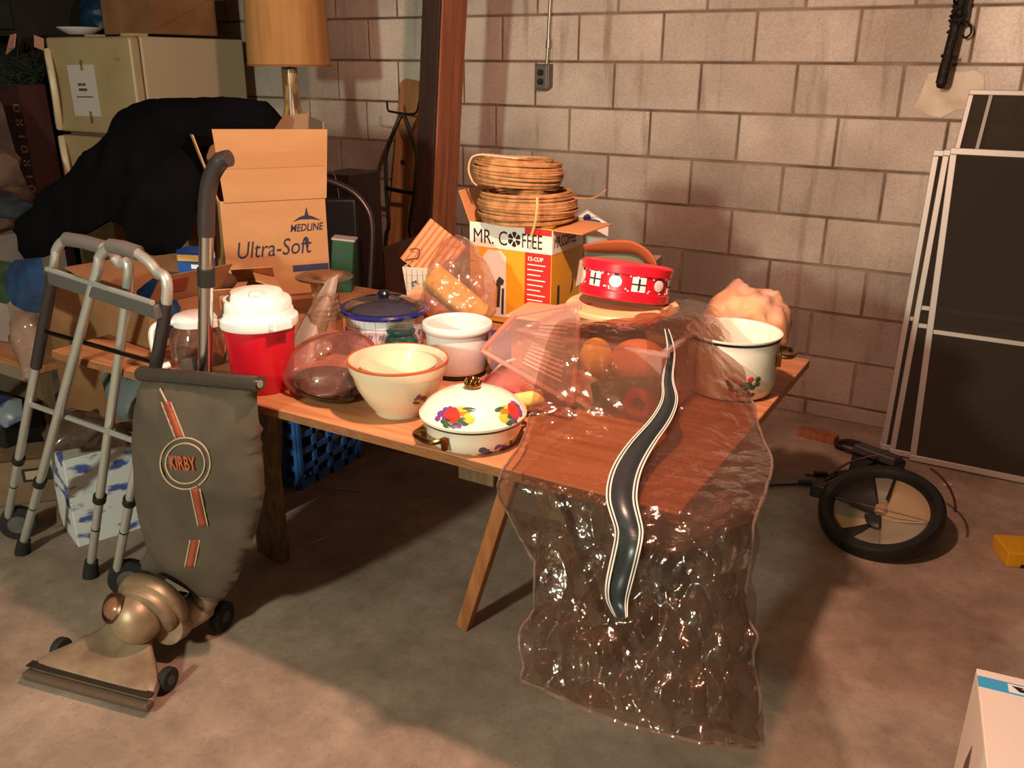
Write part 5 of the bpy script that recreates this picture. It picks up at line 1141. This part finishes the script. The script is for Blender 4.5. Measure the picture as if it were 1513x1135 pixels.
# exhaust elbow to the bag, rear wheels
ex_ = [mc+Vector((.03, .03, -.05)), Vector((-1.735, 1.27, .105))-O_, Vector((-1.712, 1.315, .125))-O_, Vector((-1.695, 1.335, .165))-O_]
m = MB(); m.tube(catmull(ex_, 6), [.05]*5+[.044]*8+[.036]*6, 18); m.build('exhaust_pipe', CASTM, t)
m = MB(); m.tube([Vector((-1.70, 1.33, .155))-O_, Vector((-1.692, 1.34, .178))-O_], .043, 18); m.build('bag_collar', pm('brown_collar', (92, 70, 54), .6), t)
wheel((-1.722, 1.385, .042), wv, .042, .026); wheel((-1.86, 1.355, .042), wv, .042, .026)
m = MB(); m.tube([Vector((-1.86, 1.355, .042))-O_, Vector((-1.722, 1.385, .042))-O_], .01, 8); m.build('axle', STEEL_D, t)
# handle
hp = [(-1.70, 1.345, .14), (-1.66, 1.335, .45), (-1.60, 1.325, .80), (-1.555, 1.318, 1.02)]
m = MB(); m.tube([Vector(p)-O_ for p in hp], .0165, 14); m.build('handle_tube', CHROME, t)
m = MB(); m.tube([Vector((-1.555, 1.318, 1.01))-O_, Vector((-1.549, 1.317, 1.05))-O_], .0195, 14); m.build('handle_collar', RUBBER, t)
m = MB(); m.tube([Vector((-1.549, 1.317, 1.05))-O_, Vector((-1.532, 1.314, 1.13))-O_], .016, 14); m.build('upper_tube', CHROME, t)
m = MB(); m.tube(catmull([Vector(p)-O_ for p in ((-1.533, 1.314, 1.125), (-1.517, 1.312, 1.20), (-1.497, 1.312, 1.25), (-1.468, 1.315, 1.285), (-1.445, 1.32, 1.293))], 6), [.018]*12+[.0185]*8+[.0175]*5, 14); m.build('hand_grip', pm('dark_grip', (50, 42, 42), .35), t)
m = MB(); m.box(Vector((-1.625, 1.30, .815))-O_, (.012, .03, .03)); m.build('cord_hook', GREYP, t, smooth=0)
# cloth bag
def bp(x, y, v): 
    r = _fw*FPX+_rt*(x-756.5)-_up*(y-567.5); return Vector((0, 0, CAM_H))+r*(v/r.y)
ol = [(212, 556, 1.27), (270, 562, 1.268), (330, 568, 1.268), (379, 573, 1.27), (382, 620, 1.275), (388, 690, 1.285), (390, 735, 1.29), (382, 775, 1.295), (362, 830, 1.30), (345, 868, 1.305), (330, 884, 1.31), (303, 884, 1.32), (285, 868, 1.325), (258, 852, 1.32), (222, 842, 1.315), (205, 832, 1.31), (222, 806, 1.30), (212, 770, 1.29), (203, 720, 1.28), (198, 660, 1.272), (201, 610, 1.27), (207, 578, 1.268)]
BAGC = pm('bag_twill', (86, 72, 58), .9, col2=(72, 60, 50), nscale=5, bump=.1, bscale=220)
bo = [bp(*a) for a in ol]
mb = puff(bo, .018, .075, .008, 9, 5, back=.75, fold=.012, fs_=7)
mb.v = [tuple(Vector(p)-O_) for p in mb.v]; bag_o = mb.build('dust_bag', BAGC, t, smooth=70)
BV_ = [Vector(p)+O_ for p in mb.v]
def proj6(p):
    d = p-Vector((0, 0, CAM_H)); z = d.dot(_fw); return (756.5+FPX*d.dot(_rt)/z, 567.5-FPX*d.dot(_up)/z, z)
BP = np.array([proj6(p) for p in BV_])
def onbag(x, y, lift=.003):
    d = np.hypot(BP[:, 0]-x, BP[:, 1]-y); i = np.argsort(d)[:14]; dm = BP[i, 2].min(); j = [k for k in i if BP[k, 2] < dm+.035]
    w_ = 1/(d[j]+2)**2; return at(x, y, float((BP[j, 2]*w_).sum()/w_.sum())-lift)
def ribbon(path, hw_, nm, mat, lift=.003, closed=False):
    n = len(path); A_ = []; B_ = []
    for i in range(n):
        a = path[(i-1) % n] if closed or i else path[0]; b = path[(i+1) % n] if closed or i < n-1 else path[-1]
        dx, dy = b[0]-a[0], b[1]-a[1]; l = math.hypot(dx, dy); nx, ny = -dy/l, dx/l
        A_.append(onbag(path[i][0]+nx*hw_, path[i][1]+ny*hw_, lift)-O_); B_.append(onbag(path[i][0]-nx*hw_, path[i][1]-ny*hw_, lift)-O_)
    m = MB(); rng = range(n if closed else n-1); m.add(A_+B_, [(i, (i+1) % n, n+(i+1) % n, n+i) for i in rng]); return m.build(nm, mat, bag_o, smooth=70, solid=.0012)
ST = pm('rust_stripe', (160, 70, 44), .85, col2=(134, 56, 36), nscale=20); PI_ = pm('pale_piping', (176, 148, 122), .8)
def line(p, q, k=10): return [(p[0]+(q[0]-p[0])*i/k, p[1]+(q[1]-p[1])*i/k) for i in range(k+1)]
for p, q in (((245, 594), (266, 648)), ((288, 722), (300, 778)), ((288, 798), (280, 838))):
    ribbon(line(p, q), 5, 'stripe', ST); 
    for s in (-7, 7): ribbon(line((p[0]+s, p[1]), (q[0]+s, q[1])), 1.0, 'stripe_piping', PI_, .0035)
ribbon(line((236, 574), (247, 596), 4), 1.5, 'stripe_piping', PI_, .0035)
for r in (37, 29): ribbon([(273.5+r*math.cos(a), 685+r*1.03*math.sin(a)) for a in np.linspace(0, 2*PI, 40, endpoint=False)], 1.1, 'emblem_ring', PI_, .0035, True)
c0 = onbag(273, 685, .007)-O_; ex1 = (onbag(293, 687, .007)-onbag(253, 684, .007)).normalized(); ey1 = (onbag(273, 670, .007)-onbag(273, 700, .007)).normalized()
text('emblem_lettering', 'KIRBY', pm('faded_orange', (170, 78, 42), .85), bag_o, .046, frame(c0-ex1*.046-ey1*.016, ex1, ey1), bold=.0008, sx=.66, label='faded orange lettering in the ring')
# top bar clamp of the bag
m = MB(); m.tube([bp(208, 552, 1.265)-O_, bp(383, 567, 1.265)-O_], .0165, 14, flat=1.15); m.build('bag_clamp', pm('olive_bar', (58, 52, 46), .4), t)
m = MB(); m.tube([bp(206, 561, 1.262)-O_, bp(380, 577, 1.262)-O_], .0035, 8); m.build('clamp_wire', pm('dark_trim', (46, 36, 30), .5), t)
m = MB(); m.tube([bp(381, 567, 1.262)-O_, bp(384.5, 567.5, 1.262)-O_], .009, 12); m.build('end_cap', CHROME, t)

# ================================================================ under the table
t = thing('milk_crate', 'blue plastic milk crate on the floor under the table', 'crate', (-2.30, 2.30, 0))
CR = pm('crate_blue', (56, 100, 168), .45); cw, chh = .33, .285
def crate_side(nm, place):
    m = MB()
    for i in range(5):
        x = -cw/2+i*cw/4; m.box(place(x, chh/2), place.dim(.018 if 0 < i < 4 else .03, chh))
    for j in range(5):
        z = .014+j*(chh-.028)/4; m.box(place(0, z), place.dim(cw, .02 if 0 < j < 4 else .028))
    return m.build(nm, CR, t, smooth=0)
class PL:
    def __init__(s, ax, pos): s.ax, s.pos = ax, pos
    def __call__(s, x, z): return (x, s.pos, z) if s.ax == 'x' else (s.pos, x, z)
    def dim(s, a, h): return (a, .016, h) if s.ax == 'x' else (.016, a, h)
for ax, pos in (('x', -cw/2), ('x', cw/2), ('y', -cw/2), ('y', cw/2)): crate_side('lattice_side', PL(ax, pos))
m = MB()
for i in range(7): m.box((-cw/2+.02+i*(cw-.04)/6, 0, .012), (.012, cw-.02, .01)); m.box((0, -cw/2+.02+i*(cw-.04)/6, .012), (cw-.02, .012, .01))
m.build('crate_floor', CR, t, smooth=0)
t = thing('marbled_gift_box', 'white gift box with blue marbled paper behind the walker legs', 'gift box', (0, 0, 0))
GA = math.atan2(.197, .071); gx = Vector((math.cos(GA), math.sin(GA), 0)); gn = Vector((math.sin(GA), -math.cos(GA), 0))
g0 = Vector((-2.455, 1.452, 0)); t.location = g0+gx*.125-gn*.10; t.rotation_euler = (0, 0, GA)
MAR = pm('marbled_paper', (208, 206, 204), .55, col2=(70, 84, 150), nscale=9, nlo=.53, nhi=.60, stretch=(1, 1, 2.2), detail=6)
m = MB(); m.box((0, 0, .155), (.25, .20, .31)); m.build('box_body', MAR, t, smooth=0, bevel=.003)
m = MB(); m.quad((-.125, -.1, .31), (.125, -.1, .31), (.11, -.02, .355), (-.10, -.03, .35), .002); m.quad((.125, .1, .31), (-.125, .1, .31), (-.11, .03, .345), (.11, .02, .34), .002); m.build('top_flap', pm('kraft_pale', (150, 138, 120), .8), t, smooth=0)
softbag('tissue_wad', 'crumpled brownish plastic on top of the marbled gift box', 'plastic wrap', [at(60, 640, 2.68), at(95, 606, 2.7), at(140, 612, 2.75), at(205, 640, 2.78), at(190, 660, 2.72), at(120, 662, 2.66), at(75, 668, 2.62)], clear('smoky_wrap', (150, 128, 110), .4, (140, 116, 98), .15, ior=1.7), .04, .02, 13, .018, fold=.012)
t = thing('brown_floor_box', 'dark brown carton standing under the left table end behind the walker', 'carton', (-2.22, 1.86, 0), R(20))
carton(t, .24, .22, .56, pm('deep_brown_card', (84, 56, 40), .85), open_top=False)
softbag('grey_cloth', 'grey-blue cloth hanging below the left table end', 'cloth', [at(150, 548, 2.52), at(215, 560, 2.42), at(212, 600, 2.40), at(200, 618, 2.42), at(180, 622, 2.46), at(160, 590, 2.50)], pm('grey_blue_cloth', (98, 104, 106), .85, col2=(78, 84, 88), nscale=8), .03, .01, 2, .018)
m = MB(); board(m, Vector((-2.50, 1.30, .008)), Vector((-2.49, 1.62, .30)), Vector((.05, 0, 0)), Vector((0, .012, .012)))
t = thing('dark_board', 'narrow weathered board leaning against the side of the marbled box', 'board', (-2.70, 1.62, 0))
m = MB(); board(m, Vector((.075, -.10, .01)), Vector((-.06, .06, .34)), Vector((.02, .045, 0)), Vector((.014, -.006, 0))); m.build('plank', WOODW, t, smooth=0)
# low shelf at the left edge with bits on it
t = thing('low_bench', 'low wooden bench with orange top edge at the left picture border', 'bench', (-3.35, 1.95, 0), R(-2))
m = MB(); m.box((0, 0, .42), (.72, .40, .028)); m.build('bench_top', PLY, t, smooth=0, bevel=.004)
for sx in (-.33, .33):
    for sy in (-.17, .17):
        m = MB(); m.box((sx, sy, .203), (.045, .045, .406)); m.build('leg', WOODW, t, smooth=0)
m = MB(); m.box((0, -.19, .385), (.66, .02, .045)); m.build('apron', pm('grey_trim', (140, 118, 100), .7), t, smooth=0)
softbag('blue_white_bag', 'blue and white printed plastic bag on the low bench', 'bag', [at(-25, 632, 3.12), at(-25, 585, 3.15), at(5, 583, 3.13), at(32, 590, 3.10), at(34, 620, 3.06), at(10, 632, 3.06)], pm('blue_white_film', (120, 124, 132), .4, col2=(24, 44, 92), nscale=9, nlo=.45, nhi=.52), .05, .015, 4, .02)
t = thing('chrome_faucet', 'pair of chrome and black fittings lying at the left border under the bench', 'fitting', (-3.16, 1.60, .0))
m = MB(); m.box((0, .06, .15), (.30, .16, .30)); m.build('black_case', BLACKP, t, smooth=0, bevel=.01)
for x in (-.10, -.03, .09):
    m = MB(); m.tube([(x, -.03, .32), (x+.03, -.045, .21)], [.018, .013], 12); m.build('chrome_stem', CHROME, t)
t = thing('labelled_carton', 'small flattened carton with a black framed label at the lower left', 'carton', (-2.92, 1.62, 0), R(48))
carton(t, .24, .16, .17, pm('tan_card_old', (128, 98, 72), .85, col2=(104, 78, 56), nscale=6), open_top=False)
m = MB(); m.box((.03, -.0808, .11), (.11, .001, .05)); lb = m.build('label', INKB, t, smooth=0)
m = MB(); m.box((.01, -.0815, .11), (.05, .001, .032)); m.build('label_text', pm('label_pale', (170, 140, 116), .7), lb, smooth=0)

# ================================================================ right side of the floor
t = thing('round_floor_lamp_fan', 'black round fan heater with segmented silver reflector lying on the floor', 'fan heater', (-.245, 2.86, 0), R(-8))
FB = pm('fan_black', (22, 20, 19), .5); tl = R(20)
Rm = Euler((R(24), R(-2), 0)).to_matrix(); c0 = Vector((0, 0, .112))
def T_(mb): mb.v = [tuple(Rm @ Vector(p)+c0) for p in mb.v]; return mb
m = T_(MB().lathe([(.190, -.045), (.198, -.03), (.196, .0), (.185, .012), (.165, .012), (.15, -.004), (.145, -.04), (.19, -.045)], 56)); m.build('rim_ring', FB, t)
m = T_(MB().lathe([(.19, -.044), (.15, -.10), (.06, -.125), (0, -.125)], 48)); m.build('rear_shell', FB, t)
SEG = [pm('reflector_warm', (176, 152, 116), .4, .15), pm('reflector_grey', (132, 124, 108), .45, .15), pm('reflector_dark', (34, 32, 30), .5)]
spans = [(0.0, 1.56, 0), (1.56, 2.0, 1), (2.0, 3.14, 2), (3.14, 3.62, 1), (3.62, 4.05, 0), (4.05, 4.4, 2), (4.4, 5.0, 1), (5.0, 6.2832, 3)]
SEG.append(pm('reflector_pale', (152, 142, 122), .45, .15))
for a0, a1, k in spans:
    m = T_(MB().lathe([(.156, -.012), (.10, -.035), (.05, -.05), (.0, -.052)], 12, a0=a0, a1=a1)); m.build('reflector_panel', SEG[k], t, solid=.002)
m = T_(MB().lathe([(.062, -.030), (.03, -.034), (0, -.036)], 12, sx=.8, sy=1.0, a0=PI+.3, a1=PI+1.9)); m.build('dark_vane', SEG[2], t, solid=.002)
m = T_(MB().lathe([(0, -.03), (.018, -.034), (.022, -.05), (0, -.05)], 20, c=(-.01, .03, 0))); m.build('hub', pm('hub_tan', (170, 128, 100), .5), t)
m = MB(); m.tube([(0, .155, -.004), (0, .06, -.022)], .004, 6); T_(m).build('spoke', FB, t)
m = MB(); m.tube([(-.155, 0, -.006), (.155, 0, -.006)], .002, 5); T_(m).build('seam_bar', STEEL_D, t)
m = MB(); m.box((-.10, .27, .10), (.16, .10, .15), M=Euler((R(-12), 0, R(-6))).to_matrix()); m.build('motor_box', FB, t, smooth=0, bevel=.008)
m = MB(); m.box((-.10, .26, .185), (.15, .085, .03), M=Euler((R(-12), R(4), R(-6))).to_matrix()); m.build('motor_cap', pm('motor_grey', (48, 44, 42), .5), t, smooth=0, bevel=.005)
m = MB(); m.prism([(0, 0), (.13, -.02), (.12, .03), (.06, .10), (0, .12)], frame((-.01, .24, .05), (1, 0, 0), (0, 0, 1)), .02); m.build('stand_plate', FB, t, smooth=0)
m = MB(); m.box((-.215, .03, .10), (.05, .05, .05)); m.build('side_knob', FB, t, smooth=0, bevel=.006)
for s, rr_ in ((1, .215), (-1, .205)):
    m = MB(); m.tube([(rr_*math.cos(a)*s, .02+rr_*math.sin(a)*.95, .115+.10*math.sin(a)) for a in np.linspace(.25, 1.15, 10)], .004, 6); m.build('wire_bail', pm('rust_wire', (70, 34, 26), .5, .4), t)
m = MB(); m.tube(catmull([(-.16, .26, .11), (-.22, .27, .07), (-.27, .24, .03), (-.33, .23, .008), (-.42, .14, .008), (-.50, .06, .008), (-.60, -.02, .008)], 6), .005, 6)
m.tube(catmull([(-.16, .29, .10), (-.24, .32, .05), (-.30, .33, .01), (-.36, .31, .008)], 6), .004, 6); m.build('power_cord', pm('cord_black', (34, 24, 22), .6), t)
for p in ((-.33, .23, .012), (-.31, .335, .014)):
    m = MB(); m.box(p, (.05, .022, .02), rz=.6); m.build('plug', FB, t, smooth=0, bevel=.004)
# scraps along the wall and floor
m = MB(); m.box((0, 0, .015), (.16, .06, .03)); tag(m.build('wood_scrap', REDW, None, smooth=0, loc=(-.60, 3.62, 0), rot=(0, 0, R(-8)), bevel=.002), 'reddish wood offcut on the floor at the foot of the wall', 'wood scrap')
m = MB()
for i in range(3): m.tube([((.055+.01*i)*math.cos(a)+.01*i, (.035+.008*i)*math.sin(a)-.008*i, .008+.008*i+.004*math.sin(3*a+i)) for a in np.linspace(0, 2*PI, 28, endpoint=False)], .006, 6, closed=True)
tag(m.build('black_hose_coil', pm('dirty_hose', (40, 28, 24), .7), None, loc=(-.46, 3.57, .0)), 'small coil of dark hose by the wall left of the screens', 'hose')
m = MB(); m.quad((-.012, -.005, .002), (.008, -.012, .002), (.014, .008, .010), (-.004, .010, .012), .002); m.tube([(-.01, 0, .006), (.02, .004, .008)], .004, 6); tag(m.build('foil_scrap', pm('foil', (240, 230, 214), .15, .6), None, smooth=0, loc=(-.081, 3.41, 0)), 'tiny shiny scrap lying on the floor before the screens', 'scrap')
m = MB(); m.tube([(0, 0, .003), (.10, .035, .003)], .0025, 5); tag(m.build('straw', pm('straw', (180, 170, 140), .7), None, loc=(-2.03, 2.20, 0)), 'pale straw on the floor by the milk crate', 'straw')
m = MB(); m.tube([(0, 0, .003), (.02, .075, .003)], .0025, 5); tag(m.build('pale_stick', pm('straw', (180, 170, 140), .7), None, loc=(-1.83, 1.85, 0)), 'short pale stick on the floor beside the weathered sawhorse leg', 'stick')
t = thing('yellow_box', 'flat yellow box on the floor at the right picture edge', 'box', (.235, 2.985, 0), R(24))
m = MB(); m.box((0, 0, .026), (.26, .12, .052)); m.build('box_body', pm('yellow_card', (214, 158, 30), .5, col2=(196, 138, 20), nscale=6), t, smooth=0, bevel=.004)
m = MB(); m.box((-.07, -.0605, .006), (.035, .002, .012)); m.build('dark_foot', BLACKP, t, smooth=0)
# white appliance carton with blue stripe
WB = Vector((.078, 1.815, .30)); ang = R(7)
t = thing('appliance_carton', 'white appliance carton with bright blue stripe and black badge at the lower right corner', 'carton', (WB.x, WB.y, 0), ang)
WCARD = pm('white_gloss_card', (226, 208, 196), .45); wx, dy_, hz = .34, .36, .30
m = MB(); m.box((wx/2, -dy_/2, hz/2), (wx, dy_, hz)); m.build('carton_body', WCARD, t, smooth=0, bevel=.002)
m = MB(); m.box((wx/2, -.045, hz+.0006), (wx, .036, .0012)); m.build('blue_stripe', pm('sky_blue', (60, 156, 206), .4), t, smooth=0)
m = MB(); m.box((.135, -.045, hz+.0014), (.16, .027, .0008)); bd_ = m.build('white_badge', pm('badge_white', (236, 226, 222), .4), t, smooth=0)
m = MB(); m.prism([(.062, -.037), (.075, -.053), (.20, -.053), (.20, -.037)], Matrix.Translation((0, 0, hz+.0018)), .0006); m.build('black_badge', INKB, bd_, smooth=0)
m = MB(); m.box((.115, -.0415, hz+.0027), (.07, .0022, .0004)); m.box((.118, -.0465, hz+.0027), (.07, .0022, .0004)); m.build('badge_print', pm('badge_white', (236, 226, 222), .4), bd_, smooth=0)
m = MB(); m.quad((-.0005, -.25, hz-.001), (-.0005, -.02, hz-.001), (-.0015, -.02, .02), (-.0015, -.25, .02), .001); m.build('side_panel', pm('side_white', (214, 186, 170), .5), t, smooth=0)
m = MB(); m.prism([(-.20, .02), (-.09, .02), (-.12, .14), (-.15, .2)], frame((-.0030, 0, .02), (0, 1, 0), (0, 0, 1)), .0008); m.build('cutout_wedge', pm('brown_wedge', (92, 70, 48), .6), t, smooth=0)  # flat dark wedge painted for the shaded inside of the handle cutout
m = MB(); m.sphere((.18, -.19, hz+.0005), (.05, .03, .0008), 20, 6); m.build('faint_picture', pm('pale_print', (216, 196, 188), .5), t)
